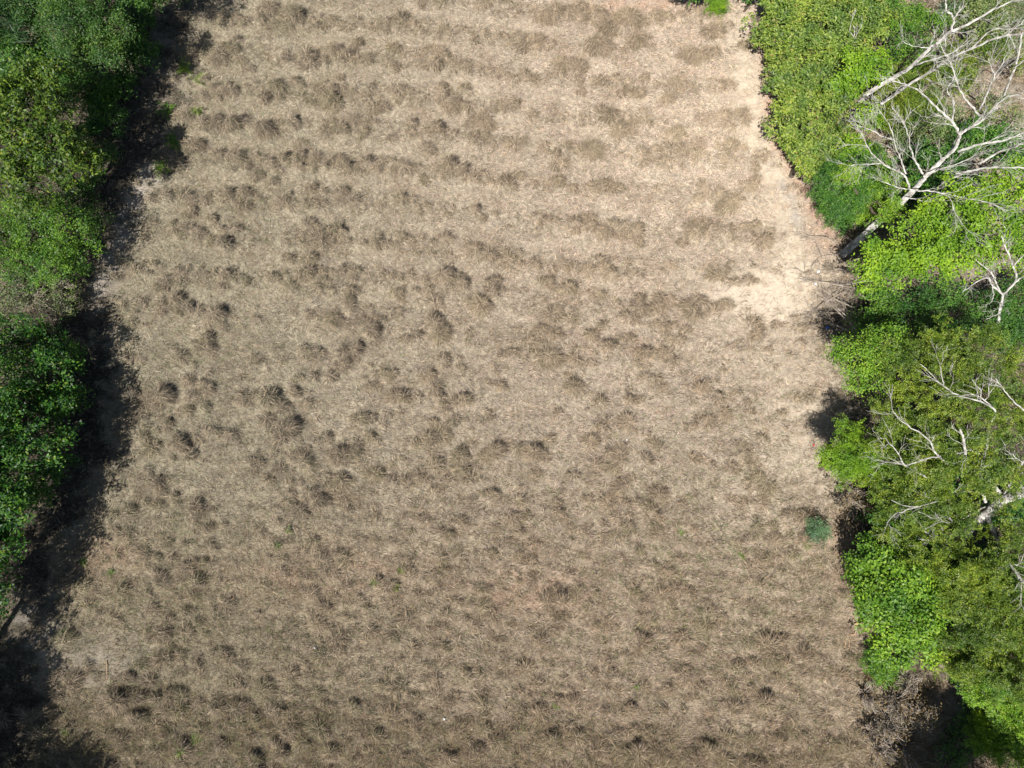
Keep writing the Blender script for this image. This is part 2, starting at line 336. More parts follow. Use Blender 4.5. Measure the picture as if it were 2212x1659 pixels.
# all tussocks: the ones read from the photograph plus small ones between them
tw = at(TUS[:, 0], TUS[:, 1])
lowz = sstep(950, 1150, TUS[:, 1]) * (1 - 0.4 * sstep(1450, 1500, TUS[:, 1]))
big_xy = []; big_r = []
for (x, y), r_ in zip(tw[:, :2], 0.29 * TUS[:, 2] * (1 - 0.35 * lowz)):       # every tussock is a few ragged clumps grown together
    k = int(rng.integers(2, 5)); up_ = y > 6
    for q in range(k):
        a = rng.uniform(0, 2 * math.pi); d = r_ * rng.uniform(0.3, 1.15) * (q > 0)
        big_xy.append((x + d * math.cos(a) * 1.35, y + d * math.sin(a) * 0.75)); big_r.append(r_ * (rng.uniform(0.55, 0.9) if q == 0 else rng.uniform(0.35, 0.7)))
tus_xy = [np.array(big_xy)]; tus_r = [np.array(big_r)]; tus_big = [np.ones(len(big_r), bool)]
n = 21000
cx = rng.uniform(-28, 28, n); cy = rng.uniform(-10, 30, n)
cpx, cpy = to_px(cx, cy)
amp = row_amp(cpx, cpy)
ph = row_phase(cx, cy); snap = (np.floor(ph) + 0.5 - ph) * ROWGAP * 0.62 * amp
cy = cy + snap
cpx, cpy = to_px(cx, cy)
bare_, red_, trk_, lit_ = zones(cpx, cpy)
dens = 0.58 + 0.3 * blob(cpx, cpy, 720, 330, 420, 330) + 0.25 * sstep(1400, 1520, cpy) - 0.35 * blob(cpx, cpy, 1200, 900, 420, 130) - 0.22 * blob(cpx, cpy, 500, 780, 260, 90) + 0.2 * blob(cpx, cpy, 1500, 1150, 300, 150)
dens *= (1 - bare_) * (1 - 0.8 * trk_) * (1 - 0.7 * lit_) * (1 - 0.5 * red_)
dens *= np.clip(0.65 + 0.6 * Waves(17, 2.6, 2)(np.stack([cx * 0.5, cy], -1)), 0.1, 1.3)
keep = rng.random(n) < dens
tus_xy.append(np.stack([cx, cy], -1)[keep]); tus_r.append(np.clip(rng.lognormal(-2.1, 0.45, keep.sum()), 0.05, 0.30)); tus_big.append(np.zeros(keep.sum(), bool))
tus_xy = np.concatenate(tus_xy); tus_r = np.concatenate(tus_r); tus_big = np.concatenate(tus_big)
tus_h = 0.66 + 0.12 * sstep(1200, 500, to_px(tus_xy[:, 0], tus_xy[:, 1])[0]) - 0.22 * sstep(850, 1100, to_px(tus_xy[:, 0], tus_xy[:, 1])[1])
for (x, y), r, th_ in zip(tus_xy, tus_r, tus_h):
    i0 = max(int((x - 3 * r - X0) / STEP), 0); i1 = int((x + 3 * r - X0) / STEP) + 2; j0 = max(int((y - 3 * r - Y0) / STEP), 0); j1 = int((y + 3 * r - Y0) / STEP) + 2
    GZ[j0:j1, i0:i1] += th_ * r * np.exp(-(((GX[j0:j1, i0:i1] - x) ** 2 + (GY[j0:j1, i0:i1] - y) ** 2) / (r * r * 0.75)) ** 1.6)
edge = np.minimum(np.minimum(GX - X0, X1 - GX), np.minimum(GY - Y0, Y1 - GY)); GZ *= sstep(0, 2.0, edge)

def ground_z(x, y):
    fx = np.clip((x - X0) / STEP, 0, nx - 1.001); fy = np.clip((y - Y0) / STEP, 0, ny - 1.001)
    i = fx.astype(int); j = fy.astype(int); a = fx - i; b = fy - j
    return (GZ[j, i] * (1 - a) + GZ[j, i + 1] * a) * (1 - b) + (GZ[j + 1, i] * (1 - a) + GZ[j + 1, i + 1] * a) * b

idx = np.arange(nx * ny).reshape(ny, nx)
gq = np.stack([idx[:-1, :-1], idx[:-1, 1:], idx[1:, 1:], idx[1:, :-1]], -1).reshape(-1, 4)
gv = np.stack([GX, GY, GZ], -1).reshape(-1, 3)
B = 1500.0
ring = np.array([[X0, Y0, 0], [X1, Y0, 0], [X1, Y1, 0], [X0, Y1, 0], [-B, -B, 0], [B, -B, 0], [B, B, 0], [-B, B, 0]])
k = len(gv); gv = np.concatenate([gv, ring])
gq = np.concatenate([gq, k + np.array([[4, 5, 1, 0], [5, 6, 2, 1], [6, 7, 3, 2], [7, 4, 0, 3]])])
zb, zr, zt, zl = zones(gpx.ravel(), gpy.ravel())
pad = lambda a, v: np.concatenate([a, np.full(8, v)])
ground = mesh_obj('ground', gv, gq, None, ground_mat(), smooth=True, attrs={'bare': pad(zb, 0), 'red_earth': pad(zr, 0), 'track': pad(zt, 0), 'litter': pad(zl, 0.6), 'left_tone': pad(sstep(1350, 350, gpx.ravel()), 0.5), 'low_tone': pad(sstep(900, 1400, gpy.ravel()), 0.5)})
ground['kind'] = 'structure'

# ------------------------------------------------------------------ dry grass
PALE = np.array((0.54, 0.455, 0.368)); PINK = np.array((0.495, 0.385, 0.315)); GOLD = np.array((0.43, 0.325, 0.18))
BROWN = np.array((0.195, 0.142, 0.096)); GREY = np.array((0.205, 0.19, 0.135)); OLIVE = np.array((0.18, 0.19, 0.085)); GREEN = np.array((0.13, 0.25, 0.05)); RUST = np.array((0.36, 0.215, 0.13))

def blades(base, d, length, width, lift, droop, roll):
    """bent blades: five points each; d = ground direction, lift = slope at the root, droop = how far the tip falls"""
    n = len(base); up = np.array([0, 0, 1.0])
    d3 = np.concatenate([d, np.zeros((n, 1))], 1); side = np.stack([-d[:, 1], d[:, 0], np.zeros(n)], -1)
    side = norm(side * np.cos(roll)[:, None] + up * np.sin(roll)[:, None])
    L = length[:, None]; W = width[:, None] * 0.5
    e = lift[:, None]
    mid = base + 0.5 * L * (d3 * np.cos(e) + up * np.sin(e))
    e2 = e - droop[:, None]
    tip = mid + 0.5 * L * (d3 * np.cos(e2) + up * np.sin(e2))
    tip[:, 2] = np.maximum(tip[:, 2], ground_z(tip[:, 0], tip[:, 1]) + 0.012); mid[:, 2] = np.maximum(mid[:, 2], ground_z(mid[:, 0], mid[:, 1]) + 0.02)
    v = np.stack([base - side * W, base + side * W, mid + side * W * 0.85, mid - side * W * 0.85, tip], 1).reshape(-1, 3)
    o = np.arange(n)[:, None] * 5
    return v, o + np.array([[0, 1, 2, 3]]), o + np.array([[3, 2, 4]])

GB = MB(); gcol = []
def add_blades(b, col): GB.add(*b); gcol.append(np.repeat(col, 5, 0))

# tussocks: mounds of lodged grass, combed one way, steep and tallest in the middle
nb = np.where(tus_big, 420 * (tus_r / 0.27) ** 1.8, 90 * (tus_r / 0.17) ** 1.5).astype(int)
tid = np.repeat(np.arange(len(tus_r)), nb); N = len(tid)
R = tus_r[tid]; q = np.sqrt(rng.random(N)); rr = R * q * 0.95; th = rng.uniform(0, 2 * math.pi, N)
ecc = rng.uniform(0.4, 0.9, len(tus_r))[tid]; ori = (ROW + rng.normal(0, 0.55, len(tus_r)))[tid]
ex = 1.25 * rr * np.cos(th); ey = rr * np.sin(th) * ecc
bx = tus_xy[tid, 0] + ex * np.cos(ori) - ey * np.sin(ori); by = tus_xy[tid, 1] + ex * np.sin(ori) + ey * np.cos(ori)
comb = rng.uniform(0, 2 * math.pi, len(tus_r))[tid] + 0.5 * rng.normal(size=N)
dirv = norm(np.stack([0.45 * np.cos(th + ori) + np.cos(comb), 0.45 * np.sin(th + ori) + np.sin(comb)], -1) + 0.75 * rng.normal(size=(N, 2)))
base = np.stack([bx, by, ground_z(bx, by) - 0.01], -1)
tall = rng.uniform(0.8, 1.35, len(tus_r))[tid]
ln = np.clip(R * rng.uniform(1.0, 2.1, N) * tall * (1.15 - 0.5 * q), 0.12, 0.62)
tpx, tpy = to_px(tus_xy[:, 0], tus_xy[:, 1])
f = rng.random((len(tus_r), 4))
left = sstep(1300, 500, tpx)[:, None]; low = sstep(1000, 1500, tpy)[:, None]; lowr = (blob(tpx, tpy, 1600, 1250, 420, 260))[:, None]
tc_ = (0.55 * BROWN + 0.22 * GOLD + 0.23 * PALE) * (1 - 0.65 * left) + (0.75 * GREY + 0.2 * PALE) * 0.65 * left
tc_ = tc_ * (0.56 + 0.5 * f[:, :1]) * (1 - 0.12 * left) * (1 - 0.12 * sstep(900, 1400, tpy)[:, None] * np.array([0.6, 1.0, 1.3]))
tc_ = tc_ * (1 - 0.2 * f[:, 1:2]) + GOLD * 0.2 * f[:, 1:2]
og = np.clip((f[:, 2:3] > 0.72) * (0.15 + 0.3 * lowr + 0.15 * left + 0.15 * low), 0, 0.8)
tc_ = tc_ * (1 - og) + OLIVE * og
bl = rng.random((N, 1)); col = tc_[tid] * (0.6 + 0.9 * bl ** 1.5)
st = rng.random(N) < 0.25; col[st] = (0.6 * PALE + 0.4 * GOLD) * rng.uniform(0.7, 1.1, (st.sum(), 1))
add_blades(blades(base, dirv, ln, rng.uniform(0.008, 0.016, N), np.clip(rng.normal(0.85 - 0.5 * q, 0.35, N), 0.0, 1.4), rng.uniform(0.4, 2.0, N), rng.uniform(-0.6, 0.6, N)), col)

def band(px, py):
    q = np.stack([px, py], -1)
    return sstep(-12, 38, py - np.interp(px, [0, 100, 250, 500, 900, 1300, 1900], [1600, 1545, 1465, 1500, 1540, 1560, 1600]) + 18 * wv(q) + 14 * wv2(q))
# lying straw between them, and short stubble
def scatter(n, seed, fn):
    r = np.random.default_rng(seed); x = r.uniform(-29, 29, n); y = r.uniform(-11, 31, n); px, py = to_px(x, y)
    zb, zr, zt, zl = zones(px, py); keep = r.random(n) < fn(px, py, zb, zr, zt, zl)
    return x[keep], y[keep], px[keep], py[keep], r
wt = Waves(21, 2.2, 2); wo = Waves(22, 5.0, 2); wh = Waves(23, 1.6, 2); wr_ = Waves(26, 3.0, 2, 10); wm_ = Waves(24, 0.8, 2, 14); wn_ = Waves(25, 0.33, 2, 16)
def wm(p): q = np.stack([0.45 * p[:, 0], p[:, 1] + 0.09 * p[:, 0]], -1); return 0.75 * wm_(q) + 0.75 * wn_(p * np.array([0.7, 1.0]))
def low_rows(x, y, py): return sstep(950, 1150, py) * np.cos(2 * math.pi * (math.sin(math.radians(8.5)) * x + math.cos(math.radians(8.5)) * y + 0.10 * wt(np.stack([x, y], -1))) / 0.62)
def straw_color(x, y, px, py, r):
    n = len(x); p = np.stack([x, y], -1)
    t = np.clip(0.5 + 0.5 * wt(p) + r.normal(0, 0.22, n), 0, 1)[:, None]
    c = PALE * (1 - t) + PINK * t
    g = (r.random(n) < 0.16 + 0.15 * sstep(1500, 1700, px))[:, None] * 0.7; c = c * (1 - g) + GOLD * g
    b = (r.random(n) < np.clip(0.20 + 0.26 * wo(p) + 0.38 * wm(p) + 0.24 * sstep(900, 1550, py) - 0.26 * sstep(1100, 1700, px) * sstep(800, 300, py) - 0.42 * row_amp(px, py) * np.cos(2 * math.pi * row_phase(x, y)) + 0.30 * low_rows(x, y, py) + 0.25 * blob(px, py, 600, 1170, 380, 130) + 0.2 * blob(px, py, 1100, 1040, 450, 90) - 0.38 * blob(px, py, 1100, 880, 430, 90) - 0.32 * blob(px, py, 1430, 930, 190, 80) - 0.2 * blob(px, py, 1250, 420, 350, 220) - 0.15 * blob(px, py, 480, 770, 220, 70) + 0.15 * blob(px, py, 1350, 680, 250, 90) + 0.22 * blob(px, py, 1550, 1200, 260, 140), 0.02, 0.88))[:, None] * 0.85; c = c * (1 - b) + BROWN * 1.1 * b
    q = (r.random(n) < 0.62 * sstep(1400, 350, px) + 0.08)[:, None] * 0.6; c = c * (1 - q) + GREY * 1.25 * q
    rs = (r.random(n) < np.clip(0.08 + 0.8 * zones(px, py)[1] + 0.17 * wr_(p), 0, 0.9))[:, None] * 0.6; c = c * (1 - rs) + RUST * rs
    gr = np.clip(0.03 + 0.34 * blob(px, py, 1580, 1260, 380, 330) + 0.10 * blob(px, py, 700, 1380, 500, 120) + 0.07 * sstep(900, 400, px) + 0.12 * blob(px, py, 280, 1270, 170, 150) + 0.06 * blob(px, py, 450, 780, 200, 120) + 0.05 * blob(px, py, 900, 1600, 900, 90), 0, 0.4) * (0.5 + 1.3 * np.clip(wh(p), 0, 1.5))
    e = (r.random(n) < gr)[:, None] * 0.75; c = c * (1 - e) + np.array((0.23, 0.27, 0.115)) * e
    return c * r.uniform(0.55, 1.3, (n, 1)) * (1 + 0.14 * sstep(900, 1650, px) * sstep(1000, 200, py))[:, None] * (1 - sstep(1350, 350, px)[:, None] * np.array([0.14, 0.115, 0.16])) * (1 - sstep(900, 1350, py)[:, None] * np.array([0.09, 0.115, 0.15])) * (1 - band(px, py)[:, None] * np.array([0.26, 0.28, 0.32]))
x, y, px, py, r = scatter(560000, 31, lambda px, py, b, rd, t, l: np.clip(0.75 + 0.25 * row_amp(px, py), 0, 1) * (1 - 0.75 * b) * (1 - 0.75 * t) * (1 - 0.8 * l) * (1 - 0.3 * rd))
n = len(x); th = np.where(r.random(n) < 0.45, r.normal(ROW, 0.5, n), r.uniform(0, math.pi, n)) + math.pi * (r.random(n) < 0.5) + 0.5 * wt(np.stack([x, y], -1))
ln = r.uniform(0.10, 0.34, n)
add_blades(blades(np.stack([x, y, ground_z(x, y) + r.uniform(0.0, 0.035, n)], -1), np.stack([np.cos(th), np.sin(th)], -1), ln, r.uniform(0.007, 0.017, n), r.uniform(0.0, 0.42, n), r.uniform(0.0, 0.7, n), r.uniform(-0.6, 0.6, n)), straw_color(x, y, px, py, r))
x, y, px, py, r = scatter(330000, 32, lambda px, py, b, rd, t, l: (0.45 + 0.4 * sstep(700, 1400, py)) * (1 - b) * (1 - 0.9 * t) * (1 - 0.85 * l))
sel = r.random(len(x)) < np.clip(0.5 + 0.5 * wm(np.stack([x, y], -1)) + 0.45 * low_rows(x, y, py) - 0.35 * row_amp(px, py) * np.cos(2 * math.pi * row_phase(x, y)), 0.03, 1); x, y, px, py = x[sel], y[sel], px[sel], py[sel]
n = len(x); th = r.uniform(0, 2 * math.pi, n)
add_blades(blades(np.stack([x, y, ground_z(x, y) - 0.005], -1), np.stack([np.cos(th), np.sin(th)], -1), r.uniform(0.09, 0.27, n), r.uniform(0.007, 0.013, n), r.uniform(0.5, 1.45, n), r.uniform(0.1, 1.2, n), r.uniform(-0.5, 0.5, n)), straw_color(x, y, px, py, r) * 0.82)
# short dark blades, fine stubble shadow put into their colour: in lines through the stubble below, everywhere else in patches
x, y, px, py, r = scatter(330000, 35, lambda px, py, b, rd, t, l: 0.9 * (1 - b) * (1 - 0.8 * t) * (1 - 0.8 * l) * (0.55 + 0.45 * sstep(900, 1300, py)) * (1 - 0.45 * sstep(1150, 1650, px) * sstep(800, 300, py)))
p = np.stack([x, y], -1); sel = r.random(len(x)) < np.clip(0.22 + 0.42 * wm(p) + 0.55 * low_rows(x, y, py) - 0.2 * row_amp(px, py) * np.cos(2 * math.pi * row_phase(x, y)), 0.01, 1); x, y, px, py = x[sel], y[sel], px[sel], py[sel]
n = len(x); th = r.normal(ROW, 0.7, n) + math.pi * (r.random(n) < 0.5)
c = np.where(r.random((n, 1)) < 0.5, BROWN * r.uniform(0.35, 0.8, (n, 1)), np.where(r.random((n, 1)) < 0.5, GREY, OLIVE) * r.uniform(0.35, 0.8, (n, 1)))
add_blades(blades(np.stack([x, y, ground_z(x, y) + r.uniform(0.0, 0.05, n)], -1), np.stack([np.cos(th), np.sin(th)], -1), r.uniform(0.08, 0.26, n), r.uniform(0.008, 0.018, n), r.uniform(0.1, 1.2, n), r.uniform(0.0, 1.0, n), r.uniform(-0.6, 0.6, n)), c)
# low green weeds sprouting in patches
x, y, px, py, r = scatter(60000, 36, lambda px, py, b, rd, t, l: np.clip(0.9 * blob(px, py, 1580, 1230, 330, 290) + 0.7 * blob(px, py, 270, 1270, 150, 140) + 0.25 * blob(px, py, 420, 780, 200, 120) + 0.35 * band(px, py) + 0.06, 0, 1) * (1 - l))
p = np.stack([x, y], -1); sel = r.random(len(x)) < np.clip(0.05 + 0.7 * wn_(p * 1.2 + 40), 0.0, 1); x, y = x[sel], y[sel]
n = len(x); th = r.uniform(0, 2 * math.pi, n); c = np.array((0.17, 0.235, 0.075)) * r.uniform(0.6, 1.35, (n, 1))
add_blades(blades(np.stack([x, y, ground_z(x, y) + 0.01], -1), np.stack([np.cos(th), np.sin(th)], -1), r.uniform(0.07, 0.17, n), r.uniform(0.012, 0.028, n), r.uniform(0.2, 1.1, n), r.uniform(0.2, 1.0, n), r.uniform(-0.5, 0.5, n)), c)
# the long brown grass along the bottom of the field
x, y, px, py, r = scatter(560000, 33, lambda px, py, b, rd, t, l: band(px, py) * (1 - 0.8 * l))
n = len(x); p = np.stack([x, y], -1); th = 2.5 * wt(p) + r.normal(0, 0.8, n)
h_ = np.clip(0.6 + 0.5 * wh(p), 0.25, 1.4)
c = BROWN * (0.6 + 0.55 * r.random((n, 1))); g = (r.random((n, 1)) < 0.36); c = np.where(g, GOLD * r.uniform(0.45, 0.85, (n, 1)), c); g = (r.random((n, 1)) < 0.22); c = np.where(g, OLIVE, c)
add_blades(blades(np.stack([x, y, ground_z(x, y) - 0.01], -1), np.stack([np.cos(th), np.sin(th)], -1), r.uniform(0.28, 0.72, n) * h_, r.uniform(0.008, 0.014, n), r.uniform(0.35, 1.25, n), r.uniform(0.4, 1.5, n), r.uniform(-0.5, 0.5, n)), c)
# leaf litter and dry stalks under the trees, their colour darkened to deepen the shade
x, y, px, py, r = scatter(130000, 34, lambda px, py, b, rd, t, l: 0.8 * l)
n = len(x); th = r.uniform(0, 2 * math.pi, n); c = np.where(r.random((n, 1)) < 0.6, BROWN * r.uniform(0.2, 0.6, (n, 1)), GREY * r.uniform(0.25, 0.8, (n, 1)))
c = np.where((px > 1900)[:, None] & (py < 600)[:, None], c * 2.2, c)  # litter in the sunny upper right keeps a lighter colour
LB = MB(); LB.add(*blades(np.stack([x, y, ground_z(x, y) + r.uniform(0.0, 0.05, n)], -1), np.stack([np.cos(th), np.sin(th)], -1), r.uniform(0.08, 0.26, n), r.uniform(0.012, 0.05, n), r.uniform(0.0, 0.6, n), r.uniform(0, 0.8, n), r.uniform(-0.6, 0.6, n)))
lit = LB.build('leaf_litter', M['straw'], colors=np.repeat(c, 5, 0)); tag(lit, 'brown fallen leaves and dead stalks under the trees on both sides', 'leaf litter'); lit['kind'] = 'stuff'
gr = GB.build('dry_grass', M['straw'], colors=np.concatenate(gcol)); tag(gr, 'dry straw coloured grass and mown tussocks covering the whole field', 'grass'); gr['kind'] = 'stuff'

# ------------------------------------------------------------------ leaves
def leaf_quads(base, ax, nr, length, width, droop=0.0):
    """kite-shaped leaves from base along ax, facing nr"""
    side = norm(np.cross(nr, ax)); L = length[:, None]; W = width[:, None] * 0.5
    m = base + ax * L * 0.45 + nr * L * 0.06; tip = base + ax * L - nr * L * droop
    v = np.stack([base, m + side * W, tip, m - side * W], 1).reshape(-1, 3)
    return v, np.arange(len(base) * 4).reshape(-1, 4)

def whorls(mb, Cn, A, m, size, asp, r, spread=0.10, el=(-0.5, 0.7)):
    n = len(Cn); i = np.repeat(np.arange(n), m); N = len(i)
    a = A[i]; ref = norm(r.normal(size=(n, 3)))[i]; e1 = norm(np.cross(a, ref)); e2 = np.cross(a, e1)
    ph = np.tile(np.arange(m) * 2.4, n) + np.repeat(r.uniform(0, 6.28, n), m) + r.normal(0, 0.3, N)
    el_ = r.uniform(el[0], el[1], N)[:, None]
    rad = np.cos(ph)[:, None] * e1 + np.sin(ph)[:, None] * e2
    ax = norm(rad * np.cos(el_) + a * np.sin(el_)); nr = norm(a * np.cos(el_) - rad * np.sin(el_) + 0.35 * r.normal(size=(N, 3)))
    nr = norm(nr - ax * (nr * ax).sum(-1, keepdims=True))
    base = Cn[i] + spread * r.normal(size=(N, 3)) * np.array([1, 1, 0.7]) + a * r.uniform(-spread, spread, (N, 1))
    L = size * r.uniform(0.65, 1.25, N)
    mb.add(*leaf_quads(base, ax, nr, L, L * asp * r.uniform(0.8, 1.2, N), 0.12))

def fronds(mb, Cn, A, m, size, r, pairs=6, leaf=0.085, lw=0.032):
    n = len(Cn); i = np.repeat(np.arange(n), m); N = len(i)
    a = A[i]; ref = norm(r.normal(size=(N, 3))); rad = norm(np.cross(a, ref)); el = r.uniform(-0.25, 0.65, (N, 1))
    F = norm(rad * np.cos(el) + a * np.sin(el)); nr = norm(a * np.cos(el) - rad * np.sin(el) + 0.25 * r.normal(size=(N, 3))); nr = norm(nr - F * (nr * F).sum(-1, keepdims=True))
    S = np.cross(nr, F); L = size * r.uniform(0.7, 1.25, N)
    j = np.arange(pairs); t = (j + 0.6) / pairs
    drop = -0.25 * t ** 2
    base = (Cn[i] + 0.05 * r.normal(size=(N, 3)))[:, None, :] + F[:, None, :] * (L[:, None] * t[None, :])[..., None] + nr[:, None, :] * (L[:, None] * drop[None, :])[..., None]
    out_b, out_a, out_n = [], [], []
    for sgn in (-1, 1):
        ax = norm(sgn * S[:, None, :] * 0.9 + F[:, None, :] * 0.45 + 0.15 * r.normal(size=base.shape))
        nn = np.broadcast_to(nr[:, None, :], base.shape) + 0.3 * r.normal(size=base.shape); nn = norm(nn - ax * (nn * ax).sum(-1, keepdims=True))
        out_b.append(base.reshape(-1, 3)); out_a.append(ax.reshape(-1, 3)); out_n.append(nn.reshape(-1, 3))
    bb = np.concatenate(out_b); K = len(bb)
    ll = leaf * r.uniform(0.7, 1.25, K)
    mb.add(*leaf_quads(bb, np.concatenate(out_a), np.concatenate(out_n), ll, ll * (lw / leaf), 0.05))

def lobe_points(c, rad, n, r, flat=0.8, gap=None, thr=-0.6, shell=0.5, spray=(0.20, 0.40)):
    """ends of twigs: sprays of leaves bulging from the lobe, plus a few inside it"""
    rs = min(1.0, 0.4 + rad * 0.6) * r.uniform(*spray, size=4000)
    m = max(5, int(4 * rad * rad / np.mean(rs[:50]) ** 2 * 0.95))
    d = norm(r.normal(size=(m, 3)) + np.array([0, 0, 0.3])); d = d[d[:, 2] > -0.6]; m = len(d)
    bump = 1 + 0.28 * Waves(int(r.integers(1e6)), 1.0, 3)(d)
    cc = c + d * (rad * bump * r.uniform(0.62, 1.0, m))[:, None] * np.array([1, 1, flat]); rs = rs[:m]
    k = int(0.8 * n); i = r.integers(0, m, k)
    e = norm(r.normal(size=(k, 3)) + 0.6 * d[i] + np.array([0, 0, 0.35]))
    p = cc[i] + e * (rs[i] * r.uniform(0.55, 1.0, k) ** 0.6)[:, None] * np.array([1, 1, 0.75]); dd = norm(0.7 * e + 0.5 * d[i])
    d2 = norm(r.normal(size=(n - k, 3)) + np.array([0, 0, 0.35])); d2 = d2[d2[:, 2] > -0.55]
    p2 = c + d2 * (rad * (shell + (0.9 - shell) * r.random(len(d2))))[:, None] * np.array([1, 1, flat])
    p = np.concatenate([p, p2]); d = np.concatenate([dd, d2])
    if gap is not None:
        k = gap(p) > thr; p, d = p[k], d[k]
    k = p[:, 2] > 0.12
    return p[k], d[k]

KIND = {   # density of twig ends per square metre of lobe, leaves per twig end, ...
    'broad':  dict(den=34, m=9, f=lambda mb, c, a, r: whorls(mb, c, a, 9, 0.16, 0.42, r, 0.08, (-0.6, 0.9))),
    'round':  dict(den=38, m=11, f=lambda mb, c, a, r: whorls(mb, c, a, 11, 0.12, 0.60, r, 0.11, (-0.3, 0.6))),
    'small':  dict(den=40, m=11, f=lambda mb, c, a, r: whorls(mb, c, a, 11, 0.085, 0.55, r, 0.12)),
    'feather': dict(den=24, m=4, f=lambda mb, c, a, r: fronds(mb, c, a, 4, 0.27, r, 5, 0.085, 0.036)),
    'plume':  dict(den=26, m=4, f=lambda mb, c, a, r: fronds(mb, c, a, 4, 0.36, r, 7, 0.10, 0.030)),
    'reed':   dict(den=45, m=6, f=lambda mb, c, a, r: whorls(mb, c, norm(a + np.array([-0.3, 0.5, 1.0])), 6, 0.75, 0.045, r, 0.10, (0.5, 1.3))),
}

def limb_path(a, b, r, bow=0.12, n=4):
    a = np.asarray(a, float); b = np.asarray(b, float); L = np.linalg.norm(b - a)
    m1 = a * 0.65 + b * 0.35 + r.normal(size=3) * L * bow * 0.6 + np.array([0, 0, L * 0.05]); m2 = a * 0.3 + b * 0.7 + r.normal(size=3) * L * bow * 0.6
    return spline([a, m1, m2, b], n)

tree_no = [0]
def tree(name, label, lobes, kind, mat, bark='brown_bark', cat='tree', group=None, dens=1.0, thr=-0.4, trunk_r=0.11, twigs=14, flat=0.8, skeleton=None, base=None, shell=0.35, gs=0.75):
    """lobes: (px, py, z, radius); the trunk stands under their middle"""
    tree_no[0] += 1; r = np.random.default_rng(100 + tree_no[0])
    lb = np.array(lobes, float); cen = at(lb[:, 0], lb[:, 1], lb[:, 2]); rad = lb[:, 3]
    wgt = rad ** 2 / (rad ** 2).sum()
    bxy = (cen[:, :2] * wgt[:, None]).sum(0) if base is None else np.asarray(base, float)[:2]
    bz = float(ground_z(np.array([bxy[0]]), np.array([bxy[1]]))[0])
    t = thing(name, label, cat, (bxy[0], bxy[1], bz), group)
    gap = Waves(1000 + tree_no[0], gs, 3, 12)
    K = KIND[kind]; cb = MB(); tb = MB()
    zt = max(0.25, float((cen[:, 2] * wgt).sum()) - 0.9 * float(rad.mean()))
    fork = np.array([bxy[0], bxy[1], max(zt, 0.3)])
    if skeleton is None:
        tb.tube(spline([(bxy[0], bxy[1], bz - 0.1), (bxy[0] + r.normal() * 0.05, bxy[1] + r.normal() * 0.05, fork[2] * 0.5), fork], 3), np.linspace(trunk_r * 1.25, trunk_r * 0.85, 7), 8)
    for c, R in zip(cen, rad):
        n = int(K['den'] * 4 * math.pi * R * R * dens)
        p, d = lobe_points(c, R, n, r, flat, gap, thr, shell)
        if not len(p): continue
        A = norm(0.55 * d + np.array([0, 0, 0.75]) + 0.4 * r.normal(size=d.shape))
        K['f'](cb, p, A, r)
        if skeleton is None:
            inner = c - np.array([0, 0, 0.35 * R])
            tb.tube(limb_path(fork, inner, r), np.linspace(trunk_r * 0.62, trunk_r * 0.32, 13), 6)
            for q in p[r.integers(0, len(p), twigs)]:
                tb.tube(limb_path(inner, q, r, 0.16, 2), np.linspace(trunk_r * 0.28, 0.008, 7), 4)
    if tb.n: tb.build('trunk', M[bark], t, smooth=True)
    cb.build('crown', M[mat], t)
    return t

# bare branching: limbs given as pixel paths with heights, side twigs grown at random
def grow_twigs(mb, path, r0, r, n, lmin, lmax, depth=1, up=0.12, taper=0.34, sub=6):
    k = len(path)
    for _ in range(n):
        i = int(r.integers(max(1, k // 5), k)); d = norm(path[i] - path[i - 1])
        side = norm(np.cross(d, r.normal(size=3))); ang = r.uniform(0.3, 0.85)
        v = norm(d * math.cos(ang) + side * math.sin(ang) + np.array([0, 0, up])); L = r.uniform(lmin, lmax)
        e = path[i] + v * L
        if e[2] < 0.15: e[2] = 0.15 + abs(r.normal()) * 0.1
        pth = limb_path(path[i], e, r, 0.06, 3)
        rr = r0 * taper * r.uniform(0.6, 1.0)
        mb.tube(pth, np.linspace(rr, max(0.004, rr * 0.3), len(pth)), 4)
        if depth > 0: grow_twigs(mb, pth, rr, r, sub, lmin * 0.5, lmax * 0.55, depth - 1, up, 0.55, max(2, sub - 1))

def bare_limbs(parent, limbs, mat, seed, tw=7, lmin=0.4, lmax=1.1, depth=1):
    """first limb is the trunk; each other limb is a branch"""
    r = np.random.default_rng(seed)
    for k, (pts, r0, r1) in enumerate(limbs):
        a = np.array(pts, float); path = spline(at(a[:, 0], a[:, 1], a[:, 2]), 5); mb = MB()
        jit = r.normal(size=path.shape) * 0.012; path = path + jit * (np.arange(len(path)) > 0)[:, None]
        mb.tube(path, np.linspace(r0, r1, len(path)), 10 if k == 0 else 7)
        length = np.linalg.norm(np.diff(path, axis=0), axis=1).sum()
        if k > 0: grow_twigs(mb, path, r0, r, max(1, int(round(tw * min(1.0, length / 2.6)))), lmin, lmax * min(1.0, 0.35 + length / 3.0), depth)
        elif tw > 3: grow_twigs(mb, path[len(path) // 2:], r0 * 0.3, r, tw // 2, lmin, lmax, depth)
        mb.build('trunk' if k == 0 else 'branch', M[mat], parent, smooth=True)

def r4(s, z0, z1):     # pixel path read from the upper right enlargement
    p = [tuple(map(float, t.split(','))) for t in s.split()]; n = len(p)
    return [(1578.3 + x * 0.3472, y * 0.3472, z0 + (z1 - z0) * i / (n - 1)) for i, (x, y) in enumerate(p)]
def r5(s, z0, z1):
    p = [tuple(map(float, t.split(','))) for t in s.split()]; n = len(p)
    return [(1636 + x * 0.3472, 518.4 + y * 0.3472, z0 + (z1 - z0) * i / (n - 1)) for i, (x, y) in enumerate(p)]

